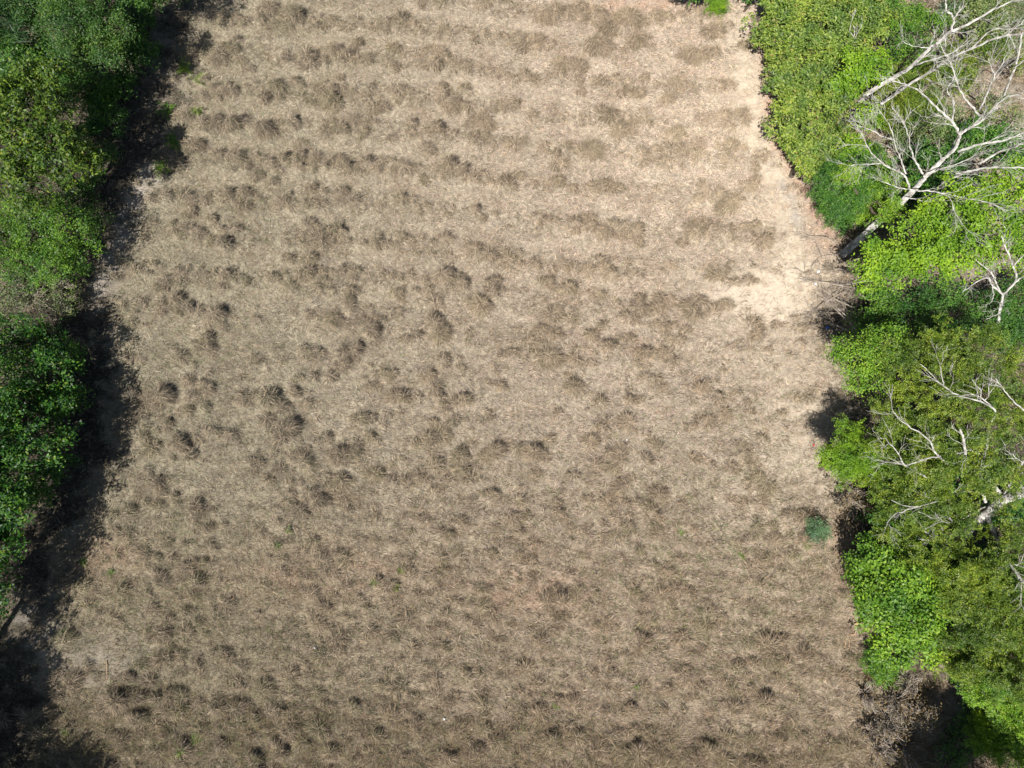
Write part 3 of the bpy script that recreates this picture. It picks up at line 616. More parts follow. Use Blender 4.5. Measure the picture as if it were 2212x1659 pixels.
# ------------------------------------------------------------------ trees and bushes along the left edge
LG = 'trees and bushes along the left edge'
RG = 'trees and bushes along the right edge'
tree('tall_reed', 'clump of tall bluish green blades in the top left corner', [(15, 30, 4.2, 1.5), (70, -10, 4.0, 1.2)], 'reed', 'blue', cat='reed clump', dens=0.9, flat=0.7)
tree('feathery_tree', 'pale green fine-leaved tree near the top left corner', [(150, 45, 4.4, 1.3), (215, 95, 4.0, 0.95), (95, 20, 4.2, 1.2), (252, 118, 3.5, 0.5), (200, 30, 4.0, 0.9), (275, -70, 4.6, 1.7), (262, 65, 4.2, .55), (160, 110, 4, .8), (150, 150, 3.6, .6)], 'small', 'dusk', group=LG, dens=1.0, thr=-0.3)
tree('dark_bush', 'deep green bush under the pale fine-leaved tree', [(90, 150, 2.2, 1.1), (35, 110, 2.8, 1.1), (150, 165, 1.8, 0.7), (20, 180, 2, .8)], 'round', 'deep', group=LG, cat='bush')
tree('broadleaf_tree', 'yellowish olive broadleaf tree with drooping leaves at the left edge', [(60, 190, 4.8, 1.0), (30, 290, 5.2, 1.35), (115, 335, 4.8, 1.15), (190, 352, 4.0, 0.7), (60, 395, 4.2, 1.1), (0, 230, 5, 1.2), (-70, 320, 5, 1.4), (112, 240, 5.0, .6), (150, 300, 4.8, .6), (98, 158, 5.0, .75)], 'broad', 'bronze', group=LG, dens=1.0, thr=-0.02, gs=0.55)
tree('dark_bush', 'small dark green bush in the shadow right of the olive tree', [(212, 245, 1.3, 0.7), (195, 285, 1.1, 0.5), (225, 205, 1.2, .6)], 'round', 'deep', group=LG, cat='bush', dens=0.7)
tree('light_bush', 'rounded bright green bush below the olive tree', [(60, 470, 2.8, 1.15), (130, 480, 3.0, 1.05), (105, 560, 2.6, 1.15), (40, 560, 2.6, 1.0), (170, 515, 2.2, 0.8), (0, 500, 2.6, 1.1), (-70, 540, 3, 1.4), (165, 575, 1.6, .6)], 'small', 'green', group=LG, cat='bush', dens=1.0, thr=0.05, gs=0.5)
tree('dry_bush', 'half bare grey brown bush between two green ones at the left edge', [(60, 640, 1.7, 1.1), (120, 615, 1.5, 0.8), (10, 660, 1.8, 1.0), (140, 650, 1.0, 0.7), (60, 600, 1.7, .7)], 'small', 'sage', bark='twig', group=LG, cat='bush', dens=0.22, twigs=70, trunk_r=0.05)
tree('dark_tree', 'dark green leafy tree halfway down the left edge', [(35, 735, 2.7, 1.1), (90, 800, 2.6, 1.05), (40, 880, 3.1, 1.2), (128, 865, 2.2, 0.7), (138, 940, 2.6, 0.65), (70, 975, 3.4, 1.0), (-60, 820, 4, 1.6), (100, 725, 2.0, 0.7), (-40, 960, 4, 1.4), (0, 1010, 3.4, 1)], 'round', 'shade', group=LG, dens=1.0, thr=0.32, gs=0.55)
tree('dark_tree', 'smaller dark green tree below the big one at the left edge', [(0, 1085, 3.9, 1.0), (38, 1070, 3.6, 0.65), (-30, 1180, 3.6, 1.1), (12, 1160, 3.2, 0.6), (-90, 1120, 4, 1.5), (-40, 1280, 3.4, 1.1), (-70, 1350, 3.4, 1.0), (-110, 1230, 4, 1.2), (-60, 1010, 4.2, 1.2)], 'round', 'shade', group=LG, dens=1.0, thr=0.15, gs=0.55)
def shade_tree(x, y, z, r0, label):          # stands just outside the corner, its shadow reaches into the picture
    px, py = to_px(x, y, z); mpp = r0
    tree('dark_tree', label, [(px, py, z, r0), (px - 60, py - 50, z - 0.5, r0 * 0.8), (px + 55, py + 40, z - 0.6, r0 * 0.75), (px + 20, py - 90, z - 0.8, r0 * 0.7)], 'round', 'green', group=LG, dens=1.0, thr=-0.3)
shade_tree(-21.2, -8.2, 4.6, 1.9, 'green tree outside the lower left corner, casting its shadow on the grass')
shade_tree(-18.4, -11.6, 4.8, 1.5, 'green tree below the lower left corner, casting the short round shadow')
tree('dry_bush', 'grey leafless bush in the shadow left of the top shadow patch', [(262, 165, 0.7, 0.5), (250, 185, .5, .3)], 'small', 'dry', bark='twig', cat='bush', group=LG, dens=0.12, twigs=45, trunk_r=0.03)
tree('dark_tree', 'open green tree outside the left edge near the bottom, throwing dappled shade', [(-226, 1470, 4.5, 1.1), (-270, 1400, 4.6, 1.2), (-190, 1420, 4.2, .7), (-200, 1540, 4.4, .8)], 'round', 'green', group=LG, dens=1.0, thr=0.1, gs=0.5)
# the darker thicket behind the first row
tree('dark_bush', 'deep green bush above the olive tree, in shade at the top edge', [(290, 35, 1.5, 1.0), (330, -20, 1.8, 1.1), (255, 190, 1.1, .8), (290, 110, 1.2, .9)], 'round', 'deep', group=LG, cat='bush', dens=0.7)
tree('dark_bush', 'dim undergrowth added to darken the gaps in the big dark tree', [(40, 790, 1.5, 1.0), (60, 890, 1.6, 1.0), (20, 960, 1.6, 1.0), (100, 850, 1.2, .8), (-30, 880, 1.6, 1.0), (60, 730, 1.3, .8)], 'small', 'deep', group=LG, cat='bush', dens=0.7)  # added foliage, blackens gaps where sunlit ground showed through
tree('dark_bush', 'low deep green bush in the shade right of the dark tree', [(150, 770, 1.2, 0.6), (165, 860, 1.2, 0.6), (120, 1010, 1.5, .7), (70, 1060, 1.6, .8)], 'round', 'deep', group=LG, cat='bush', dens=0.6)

# ------------------------------------------------------------------ trees and bushes along the right edge
tree('hedge_tree', 'olive broadleaf bush in the top right row, nearest the top edge', [(1690, 50, 2.8, 1.1), (1660, 85, 2.2, 0.7), (1725, 15, 3.0, 1.2), (1680, -10, 2.6, .9), (1740, 70, 3, .9)], 'broad', 'yellow', group=RG, cat='bush', dens=1.25, thr=-0.1, gs=0.6)
tree('hedge_tree', 'olive broadleaf bush in the top right row, second from the top', [(1715, 155, 2.8, 1.1), (1683, 180, 2.1, 0.65), (1765, 130, 3.0, 1.15), (1670, 135, 1.8, .5), (1720, 110, 2.6, .8)], 'broad', 'yellow', group=RG, cat='bush', dens=1.25, thr=-0.1, gs=0.6)
tree('hedge_tree', 'olive broadleaf bush in the top right row, third from the top', [(1705, 255, 2.5, 0.95), (1755, 225, 3.0, 1.15), (1675, 265, 1.7, .4), (1720, 215, 2.6, .8), (1800, 210, 3, .9)], 'broad', 'yellow', group=RG, cat='bush', dens=1.25, thr=-0.1, gs=0.6)
tree('hedge_tree', 'yellow green broadleaf bush at the lower end of the top right row', [(1735, 325, 2.3, 0.85), (1705, 300, 1.9, 0.5), (1780, 290, 2.8, 1.0), (1750, 370, 2.0, 0.55), (1770, 340, 2.2, .6)], 'broad', 'yellow', group=RG, cat='bush', dens=1.25, thr=-0.1, gs=0.6)
tree('hedge_tree', 'olive broadleaf tree at the top edge behind the row of bushes', [(1795, 60, 3.4, 1.3), (1840, 10, 3.3, 1.3), (1830, 100, 3.0, .9), (1880, 50, 3, 1)], 'broad', 'yellow', group=RG, dens=1.2, thr=-0.1, gs=0.6)
tree('lime_tree', 'small bright green clustered tree above the grey forked trunk', [(1850, 155, 4.0, 0.8), (1825, 185, 3.6, 0.6), (1895, 140, 3.8, .6), (1800, 195, 3.4, .4)], 'round', 'lime', group=RG, dens=1.1, flat=0.55, thr=-0.05, gs=0.5)
tree('lime_tree', 'small bright green bush below the grey forked trunk', [(1815, 310, 2.4, 0.65), (1850, 330, 2.4, 0.6), (1880, 250, 2.6, .6)], 'round', 'lime', group=RG, cat='bush', dens=0.7, flat=0.6, thr=-0.3)
tree('feathery_bush', 'blue green feathery bush left of the great bare tree', [(1805, 395, 2.6, 0.95), (1838, 430, 2.2, 0.8), (1795, 445, 1.9, 0.65), (1890, 380, 2.2, .8), (1815, 480, 1.0, 0.5), (1870, 345, 2.2, .7)], 'plume', 'deep', group=RG, cat='bush', dens=0.9, thr=-0.2, gs=0.6)
tree('feathery_bush', 'bright green feathery bush under the crown of the great bare tree', [(1868, 430, 2.3, 0.6), (1830, 385, 3.3, 0.45), (1915, 405, 2.4, .6), (1880, 465, 1.4, .4), (1845, 470, 1.2, .4), (1912, 468, 3.3, .32), (1925, 450, 3.5, .28)], 'plume', 'fresh', group=RG, cat='bush', dens=0.8, thr=-0.1, gs=0.6)
tree('lime_tree', 'lime green flat-topped tree right of the great bare trunk', [(1900, 560, 4.6, 0.85), (1955, 575, 4.8, 0.9), (2030, 560, 5.0, 1.05), (1870, 600, 4.0, 0.55), (1985, 515, 4.6, 0.85), (1932, 535, 4.0, .6), (2000, 470, 4.2, .7)], 'round', 'lime', group=RG, dens=1.35, flat=0.5, thr=0.28, gs=0.6)
tree('lime_tree', 'lime green flat-topped tree at the right edge under bare branches', [(2110, 520, 5.0, 1.05), (2180, 465, 5.0, 1.1), (2080, 455, 4.8, 1.0), (2190, 390, 4.6, 0.9), (2130, 420, 4.8, 0.8), (2050, 480, 4.6, .8), (2200, 540, 4.6, .8)], 'round', 'lime', group=RG, dens=1.35, flat=0.5, thr=0.28, gs=0.6)
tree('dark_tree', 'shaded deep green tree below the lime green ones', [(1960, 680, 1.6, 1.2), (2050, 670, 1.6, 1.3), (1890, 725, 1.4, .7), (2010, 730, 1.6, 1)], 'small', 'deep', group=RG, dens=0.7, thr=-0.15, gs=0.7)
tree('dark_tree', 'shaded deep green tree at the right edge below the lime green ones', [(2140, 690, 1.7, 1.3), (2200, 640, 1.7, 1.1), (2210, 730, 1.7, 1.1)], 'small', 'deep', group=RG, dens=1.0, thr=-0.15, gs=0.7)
tree('feathery_bush', 'mid green bush beside the field above the olive tree', [(1852, 780, 4.0, 0.85), (1895, 765, 4.0, 0.95), (1885, 825, 3.6, 0.65), (1845, 820, 3.2, 0.5), (1930, 750, 3.6, .8), (1835, 760, 3.4, .5)], 'small', 'fresh', group=RG, cat='bush', dens=0.9, thr=-0.15, gs=.6, base=at(1875, 805, 0))
tree('feathery_bush', 'bright green sprawling bush at the field edge left of the olive tree', [(1800, 995, 2.8, 0.5), (1835, 1005, 3.0, 0.6), (1870, 1010, 3.0, 0.6), (1845, 945, 2.8, 0.45), (1860, 975, 3.0, .5)], 'plume', 'lime', group=RG, cat='bush', dens=0.7)
tree('dry_bush', 'grey brown leafless bush at the field edge left of the olive tree', [(1835, 1055, 0.9, 0.75), (1860, 1090, 1.0, .7), (1825, 1090, .6, .5)], 'small', 'dry', bark='twig', group=RG, cat='bush', dens=0.15, twigs=70, trunk_r=0.04)
tree('green_bush', 'glossy bright green bush at the lower right field edge', [(1890, 1225, 2.5, 0.95), (1955, 1255, 3.0, 1.05), (1900, 1305, 2.6, 0.95), (1960, 1335, 2.8, 1.05), (1930, 1395, 2.2, 0.8), (2010, 1290, 3.0, 0.9), (2000, 1390, 2.4, 0.75), (1875, 1265, 2, .6)], 'round', 'fresh', group=RG, cat='bush', dens=1.1, thr=-0.15, gs=.6)
tree('feathery_tree', 'moss green feathery tree at the right edge below the olive tree', [(2100, 1300, 3.6, 1.2), (2180, 1330, 4.0, 1.3), (2120, 1400, 3.4, 1.1), (2195, 1440, 3.8, 1.2), (2055, 1420, 2.6, 0.75), (2210, 1390, 3.8, 1)], 'feather', 'moss', group=RG, dens=1.1, thr=-0.15, gs=.6)
tree('feathery_tree', 'soft green feathery tree at the right edge above the bottom corner', [(2160, 1490, 3.2, 0.95), (2120, 1480, 2.8, .6), (2205, 1540, 3.2, 0.9), (2170, 1540, 2.8, .6), (2090, 1460, 2.4, .5)], 'feather', 'fresh', group=RG, dens=1.0, thr=-.2)
tree('green_bush', 'fresh green bush in the bottom right corner', [(2150, 1590, 1.8, 0.7), (2180, 1565, 2.0, 0.7), (2120, 1575, 1.5, 0.45), (2200, 1610, 2, .6)], 'plume', 'lime', group=RG, cat='bush', dens=1.0)
tree('fern_bush', 'low green ferny bush below the glossy green bush', [(1905, 1440, 0.6, 0.5), (1920, 1460, 0.5, 0.35), (1888, 1428, 0.5, 0.35)], 'plume', 'green', group=RG, cat='bush', dens=0.9, trunk_r=0.04)
tree('dry_bush', 'brown tangle of dead bush in the lower right corner', [(1950, 1510, 0.9, 1.0), (1985, 1545, 0.8, 0.9), (1920, 1560, 0.6, 0.9), (1965, 1470, 0.9, 0.7)], 'small', 'dry', bark='twig', group=RG, cat='bush', dens=0.12, twigs=130, trunk_r=0.04)
tree('dry_bush', 'low brown dead bush at the bottom edge beside the field', [(1900, 1620, 0.5, 0.9), (1960, 1630, 0.5, 0.9), (1880, 1580, 0.4, 0.6), (1870, 1500, .4, .6)], 'small', 'dry', bark='twig', group=RG, cat='bush', dens=0.1, twigs=110, trunk_r=0.04)
tree('dark_tree', 'green tree below the lower right corner, shading the bare ground there', [(2150, 1905, 5.0, 1.5), (2230, 1800, 5.0, 1.1), (2080, 1925, 4.6, 1.2), (2180, 1900, 5, 1.5)], 'round', 'green', group=RG, dens=1.0, thr=-0.3)
tree('dark_bush', 'low dark bush in the shade at the bottom of the lower right corner', [(2080, 1590, 0.8, .6), (2050, 1640, .8, .6), (2100, 1540, .9, .5)], 'small', 'deep', group=RG, cat='bush', dens=0.6)
tree('dark_bush', 'deep green low bush added to darken the gap left of the pale fine-leaved tree shade', [(200, 190, 1.6, .8), (240, 260, 1.2, .7), (150, 210, 1.8, .8), (270, 130, 1.4, .8)], 'small', 'deep', group=LG, cat='bush', dens=0.7)  # added low foliage, covers lit soil in a nearly black gap
tree('dark_bush', 'deep green low bush added to deepen the shade below the yellowish olive tree', [(190, 400, 1.2, .7), (230, 330, .9, .6), (150, 430, 1.4, .8), (200, 470, 1.1, .6)], 'small', 'deep', group=LG, cat='bush', dens=0.7)  # added as dark fill over lit ground
# mixed undergrowth in the upper right
under = [
 ('moss green bush under the forked trunk', 'moss', 'feather', [(1940, 190, 2.0, 1.0), (1985, 230, 2.0, 0.9), (1920, 250, 1.6, .8)], 0.9),
 ('sparse olive bush between the two bare trees', 'sage', 'small', [(2010, 280, 1.8, 0.9), (1960, 300, 1.6, 0.8), (2040, 240, 1.8, .7)], 0.55),
 ('green bush at the top edge between the bare branches', 'green', 'small', [(1940, 40, 2.6, 1.1), (1990, 70, 2.4, 1.0), (1900, 20, 2.6, .9), (1960, 120, 2.2, .8)], 0.75),
 ('pale green bush in the top right corner', 'sage', 'small', [(2130, 30, 2.8, 1.2), (2200, 40, 2.8, 1.1), (2070, 20, 2.4, 0.9)], 0.9),
 ('moss green bush at the right edge under the top right corner', 'moss', 'small', [(2080, 180, 1.6, 0.7), (2110, 120, 1.7, 0.8), (2205, 130, 1.6, .7)], 0.5),
 ('pale dry olive bush on the brown ground at the right edge, upper part', 'sage', 'small', [(2150, 220, 1.0, .7), (2190, 260, 1.0, .6), (2120, 250, 1.2, .6)], 0.35),
 ('yellowish sparse bush behind the upper bare branches', 'moss', 'feather', [(2060, 130, 2.0, .8), (2010, 160, 1.8, .7), (2150, 90, 2.2, .8)], 0.6),
 ('shaded green bush beneath the long bare limb', 'deep', 'round', [(2080, 300, 1.7, 0.8), (2130, 300, 1.7, 0.8), (2180, 330, 1.8, 0.9), (2050, 340, 1.5, .6)], 0.7),
 ('dark green bush behind the great bare trunk', 'deep', 'round', [(1990, 340, 1.6, 0.7), (2010, 420, 1.8, 0.9), (1960, 420, 1.7, 0.8), (2060, 400, 1.7, .8)], 0.75),
 ('shaded bush between lime green tree and deep green tree', 'green', 'small', [(1890, 640, 1.6, 0.7), (1860, 700, 1.3, 0.5), (1900, 690, 1.5, .6)], 0.7),
 ('deep green bush below the olive tree', 'deep', 'round', [(2060, 1240, 2.0, 1.0), (2000, 1200, 2.0, 0.9), (2150, 1250, 2.2, 1.0)], 0.7),
 ('deep green bush in the middle of the olive tree shade', 'deep', 'round', [(2000, 960, 2.0, 1.0), (1950, 1040, 1.9, 0.9), (2070, 1010, 2.1, 1.0), (2180, 1080, 2.2, 1), (1930, 1130, 1.7, .8)], 0.6),
]
for lab, mt, kd, lob, de in under:
    tree('undergrowth_bush', lab, lob, kd, mt, group=RG, cat='bush', dens=de, twigs=10, trunk_r=0.06)
tree('leafy_bush', 'deep green drooping bush at the top edge of the field', [(1490, -14, 1.4, 0.5), (1520, -30, 1.6, .6), (1465, -25, 1.3, .5)], 'broad', 'deep', cat='bush', dens=1.0, trunk_r=0.05)
tree('leafy_bush', 'pale lime bush at the top edge of the field', [(1551, 12, 0.5, 0.38), (1545, 0, .5, .35)], 'plume', 'lime', cat='bush', dens=0.9, trunk_r=0.04)
tree('leafy_bush', 'dark brown green bush at the top edge beside the hedge', [(1610, -22, 1.2, 0.6), (1640, -20, 1.6, .6)], 'broad', 'deep', cat='bush', dens=0.8, trunk_r=0.05)
tree('field_shrub', 'round bluish green shrub standing alone in the field', [(1764, 1144, 0.5, 0.24), (1760, 1127, 0.45, 0.15), (1770, 1162, .3, .17), (1777, 1137, .4, .13), (1755, 1152, .3, .12), (1768, 1174, .25, .12)], 'plume', 'teal', cat='shrub', dens=0.6, trunk_r=0.04)

# ------------------------------------------------------------------ bare pale trees
def bare(name, label, limbs, mat, seed, **kw):
    x, y, z = at(*limbs[0][0][0]); t = thing(name, label, 'bare tree', (x, y, z))
    bare_limbs(t, limbs, mat, seed, **kw); return t
big = bare('bare_tree', 'great pale leafless tree leaning over the upper right bushes', [
    (r4('690,1585 800,1490 900,1400 1050,1270 1150,1170 1200,1110 1290,1020 1380,940 1415,885', 0.0, 7.2), 0.178, 0.058),
    (r4('1415,885 1425,835 1370,750 1280,670 1180,570 1060,520 960,490', 7.2, 9.2), 0.050, 0.009),
    (r4('1380,755 1385,640 1345,560 1390,480 1400,380', 7.7, 9.2), 0.030, 0.008),
    (r4('1420,840 1480,800 1550,760 1620,690 1710,610 1800,590', 7.4, 9.4), 0.047, 0.011),
    (r4('1555,725 1480,640 1420,540 1370,400 1300,270', 8.1, 10.0), 0.034, 0.008),
    (r4('1545,690 1590,600 1620,520 1640,470 1600,370', 8.3, 9.8), 0.030, 0.008),
    (r4('1640,470 1690,400 1720,330', 9.2, 9.8), 0.020, 0.008),
    (r4('1415,945 1540,900 1690,875 1825,825 1900,790', 6.6, 8.4), 0.047, 0.019),
    (r4('1550,1015 1680,940 1760,915 1860,880', 6.0, 8.0), 0.040, 0.019),
    (r4('1400,1080 1590,1045 1700,1042 1850,1045', 5.6, 7.4), 0.037, 0.019),
    (r4('1205,1110 1280,1060 1380,1030 1500,980 1570,890', 5.2, 7.0), 0.027, 0.008),
    (r4('1195,1080 1165,1030 1130,960 1100,830 1050,730 1000,660', 5.4, 7.6), 0.037, 0.008),
    (r4('1090,1080 1060,1000 1020,890 990,780 930,700', 5.2, 7.4), 0.030, 0.008),
    (r4('1110,1165 1080,1090 950,1020 860,930 820,840', 4.8, 6.8), 0.037, 0.008),
    (r4('950,1020 850,1020 740,1030', 5.6, 6.4), 0.020, 0.007),
    (r4('1030,880 930,840 850,800 760,780', 6.2, 7.2), 0.019, 0.007),
    (r4('1140,1185 1250,1190 1400,1220 1600,1260 1720,1310', 4.6, 5.8), 0.030, 0.008),
    (r4('1300,1200 1360,1230 1400,1330 1480,1440', 4.9, 5.8), 0.020, 0.007),
    (r4('1140,1180 1060,1170 990,1150 880,1100', 4.6, 5.6), 0.020, 0.007),
    (r4('1100,1230 1200,1250 1290,1250', 4.2, 4.8), 0.019, 0.007),
    (r4('1310,1140 1370,1110 1430,1090', 4.5, 5.2), 0.047, 0.032)],
    'pale_bark', 41, tw=11, lmin=0.35, lmax=1.2)
fork = bare('bare_tree', 'pale leafless tree forking low, at the top right', [
    (r4('735,770 755,730 770,700 795,650 820,610 870,570 1000,490 1090,440', 0.0, 4.6), 0.136, 0.073),
    (r4('775,712 830,712 920,660 1090,540 1270,430 1350,370 1530,290 1650,240 1840,205', 0.8, 7.8), 0.067, 0.032),
    (r4('1090,440 1170,370 1240,300 1300,260 1370,195', 4.6, 6.6), 0.074, 0.058),
    (r4('1370,195 1480,150 1600,80 1700,30 1800,-20', 6.6, 8.4), 0.053, 0.019),
    (r4('1375,195 1385,120 1340,50 1335,-20', 6.6, 8.0), 0.044, 0.019),
    (r4('1385,115 1430,60 1460,-20', 7.2, 8.2), 0.030, 0.013),
    (r4('1130,410 1230,380 1370,330 1450,280', 4.8, 6.2), 0.034, 0.013),
    (r4('1240,300 1150,290 1070,260', 5.6, 6.4), 0.020, 0.008),
    (r4('1500,300 1620,190 1760,180 1850,170', 6.4, 8.2), 0.027, 0.009),
    (r4('830,712 838,660 825,600', 1.3, 2.4), 0.030, 0.013),
    (r4('1090,540 1000,610 940,640', 3.2, 3.9), 0.020, 0.007)],
    'pale_bark', 42, tw=7, lmin=0.3, lmax=1.0)
bare('bare_tree', 'slim leafless tree with pale twigs at the right edge, top', [
    (r4('1700,590 1720,540 1770,420 1790,330 1815,200', 3.0, 7.0), 0.05, 0.03),
    (r4('1770,420 1830,370 1900,330', 5.2, 6.4), 0.03, 0.012),
    (r4('1790,330 1740,230 1730,150', 5.8, 7.2), 0.03, 0.01)], 'pale_bark', 43, tw=6, lmin=0.3, lmax=0.9)
bare('bare_tree', 'small grey leafless sapling inside the upper right bushes', [
    (r4('790,380 775,300 770,220 765,160', 2.2, 4.4), 0.03, 0.015),
    (r4('770,240 800,190 820,130', 3.6, 4.6), 0.018, 0.008),
    (r4('768,230 740,190 765,100', 3.6, 4.8), 0.018, 0.008),
    (r4('740,330 690,310 640,290', 2.8, 3.4), 0.015, 0.008)], 'pale_bark', 44, tw=5, lmin=0.2, lmax=0.5)
bare('bare_tree', 'small leafless tree with crooked grey branches above the shaded green tree', [
    (r5('1500,520 1510,430 1530,340', 2.0, 4.6), 0.05, 0.04),
    (r5('1530,340 1460,280 1430,235 1330,285 1270,330', 4.6, 5.6), 0.035, 0.012),
    (r5('1530,335 1610,250 1590,160 1550,60 1520,-20', 4.6, 6.6), 0.04, 0.015),
    (r5('1590,160 1640,110 1700,60', 5.6, 6.6), 0.03, 0.012),
    (r5('1610,260 1650,230 1700,260', 5.0, 5.6), 0.03, 0.012),
    (r5('1460,280 1470,350 1440,400', 4.8, 5.2), 0.02, 0.010),
    (r5('1520,330 1480,260 1460,210 1360,120', 4.6, 6.0), 0.025, 0.010),
    (r5('1525,390 1500,460 1400,500', 4.0, 4.4), 0.02, 0.010)], 'pale_bark', 45, tw=7, lmin=0.25, lmax=0.8)
# the olive tree: pale limbs and a moss green crown on one thing
lim = [
    ([(2040, 1190, 0.0), (2066, 1173, 1.0), (2098, 1135, 2.4), (2132, 1111, 3.6), (2170, 1078, 4.4), (2215, 1064, 5.2)], 0.22, 0.16),
    (r5('1530,1600 1470,1520 1400,1430 1410,1350 1450,1150 1480,1060 1360,960', 4.2, 6.6), 0.063, 0.014),
    (r5('1420,1630 1400,1580 1340,1520 1330,1440', 3.8, 5.0), 0.052, 0.028),
    (r5('1320,1495 1200,1400 1110,1330 1060,1240 900,1130 840,1050', 4.6, 6.4), 0.042, 0.008),
    (r5('1140,1345 1020,1370 920,1400 820,1380 760,1400', 5.2, 5.8), 0.028, 0.008),
    (r5('1060,1480 920,1400 870,1320 800,1240', 4.6, 5.8), 0.032, 0.008),
    (r5('1295,1335 1280,1230 1260,1180', 5.6, 6.2), 0.042, 0.028),
    (r5('1420,1350 1330,1310 1240,1330', 5.2, 5.7), 0.021, 0.008),
    (r5('1480,1060 1400,1010 1240,960 1160,910 1060,810 1010,770', 6.4, 7.0), 0.028, 0.007),
    (r5('1160,910 1150,850 1130,760', 6.6, 7.0), 0.021, 0.007),
    (r5('1530,1600 1590,1480 1640,1400 1700,1330', 4.4, 6.2), 0.049, 0.021),
    (r5('1659,1060 1600,1010 1540,940 1480,860', 6.0, 6.8), 0.025, 0.008),
    (r5('1360,1560 1250,1570 1100,1630 960,1660 830,1620', 4.2, 5.2), 0.028, 0.008),
    (r5('1000,1660 900,1690 830,1730 800,1780', 4.6, 5.0), 0.021, 0.008),
    (r5('1450,1640 1300,1720 1180,1760 1000,1690', 3.6, 4.8), 0.028, 0.008),
    (r5('1200,1850 1160,1870 1000,1860', 3.6, 4.2), 0.025, 0.008),
    (r5('1120,1860 1060,1830 1010,1760', 3.8, 4.4), 0.021, 0.008),
    ([(2132, 1111, 3.6), (2160, 1180, 4.4), (2190, 1230, 5.0), (2215, 1260, 5.4)], 0.08, 0.03)]
olive = tree('spreading_tree', 'large moss green tree with pale limbs spreading at the right edge', [
    (1975, 795, 4.6, 1.05), (2060, 790, 4.9, 1.3), (2150, 800, 5.1, 1.4), (1945, 885, 4.3, 0.95), (2030, 890, 4.9, 1.25), (2120, 900, 5.4, 1.4), (2195, 900, 5.4, 1.3),
    (1915, 975, 3.8, 0.8), (1985, 1000, 4.4, 1.1), (2070, 1010, 4.9, 1.25), (2150, 1010, 5.1, 1.2), (1915, 1065, 3.6, 0.8), (1985, 1095, 4.1, 1.0), (2055, 1110, 4.6, .9),
    (1930, 1150, 3.4, 0.75), (2010, 1185, 3.9, 0.95), (2095, 1225, 4.4, 1.05), (2185, 1170, 4.6, 1.0), (2190, 1240, 4.6, 1.0), (2130, 1280, 3.9, .8), (2040, 740, 4.4, .8)],
    'feather', 'moss', dens=0.75, flat=0.45, thr=0.12, gs=0.6, skeleton=True, base=at(2040, 1190, 0), shell=0.3)
bare_limbs(olive, lim, 'pale_bark', 46, tw=6, lmin=0.4, lmax=1.1)

# heap of dead branches at the field edge under the great bare tree
def brush(name, label, limbs, seed, mat='twig', **kw):
    x, y, z = at(*limbs[0][0][0]); t = thing(name, label, 'brush heap', (x, y, z))
    r = np.random.default_rng(seed); mb = MB()
    for pts, r0, r1 in limbs:
        a = np.array(pts, float); path = spline(at(a[:, 0], a[:, 1], a[:, 2]), 4)
        mb.tube(path, np.linspace(r0, r1, len(path)), 6); grow_twigs(mb, path, r0, r, kw.get('tw', 8), 0.2, 0.7, 1, 0.05)
    o = mb.build(name, M[mat], t); o.name = 'branches'; return t
fan = []
rb = np.random.default_rng(5)
for a, b in [((620, 560), (300, 205)), ((640, 470), (335, 440)), ((600, 420), (400, 290)), ((740, 180), (520, 330)), ((620, 300), (250, 240)), ((560, 560), (340, 520)), ((600, 200), (430, 190)), ((520, 330), (330, 470)), ((610, 600), (480, 400)), ((700, 380), (560, 250)), ((640, 640), (560, 440)), ((560, 480), (420, 330)), ((680, 250), (500, 300))]:
    z0 = rb.uniform(0.5, 1.1); p0 = np.array(a, float); p1 = np.array(b, float); m = (p0 + p1) / 2 + rb.normal(0, 18, 2)
    fan.append((r5('%f,%f %f,%f %f,%f' % (*p0, *m, *p1), z0, 0.12), 0.032, 0.008))
brush('brush_heap', 'heap of dead grey branches at the field edge below the great bare trunk', fan, 6, tw=10)
brush('brush_heap', 'thin dead branches fanning over the bare soil beside the great trunk', [
    (r4('700,1575 640,1590 560,1600 500,1660', 0.5, 0.1), 0.022, 0.008), (r4('700,1560 600,1480 500,1470 430,1440', 0.6, 0.1), 0.02, 0.008),
    (r4('575,1610 530,1510 460,1470', 0.25, 0.1), 0.018, 0.008), (r4('760,1500 690,1450 640,1430', 0.7, 0.3), 0.022, 0.010)], 7, tw=5)
brush('brush_heap', 'dark dead twigs at the field edge beside the mid green bush', [
    (r5('620,960 540,990 460,1000', 0.5, 0.1), 0.02, 0.008), (r5('600,1100 480,1130 380,1170', 0.5, 0.1), 0.022, 0.008), (r5('560,1180 450,1220 360,1270', 0.6, 0.1), 0.022, 0.008), (r5('620,1040 520,1060 440,1100', 0.5, 0.1), 0.02, 0.008), (r5('600,1230 500,1280 420,1240', .5, .1), .02, .008)], 8, tw=12)
brush('brush_heap', 'dark dead twigs between the lone shrub and the glossy green bush', [
    ([(1850, 1095, .5), (1848, 1140, .4), (1855, 1190, .2)], .022, .008), ([(1865, 1120, .6), (1858, 1170, .3), (1850, 1215, .1)], .022, .008), ([(1870, 1160, .5), (1850, 1190, .2), (1845, 1160, .1)], .02, .008)], 9, 'brown_bark', tw=16)

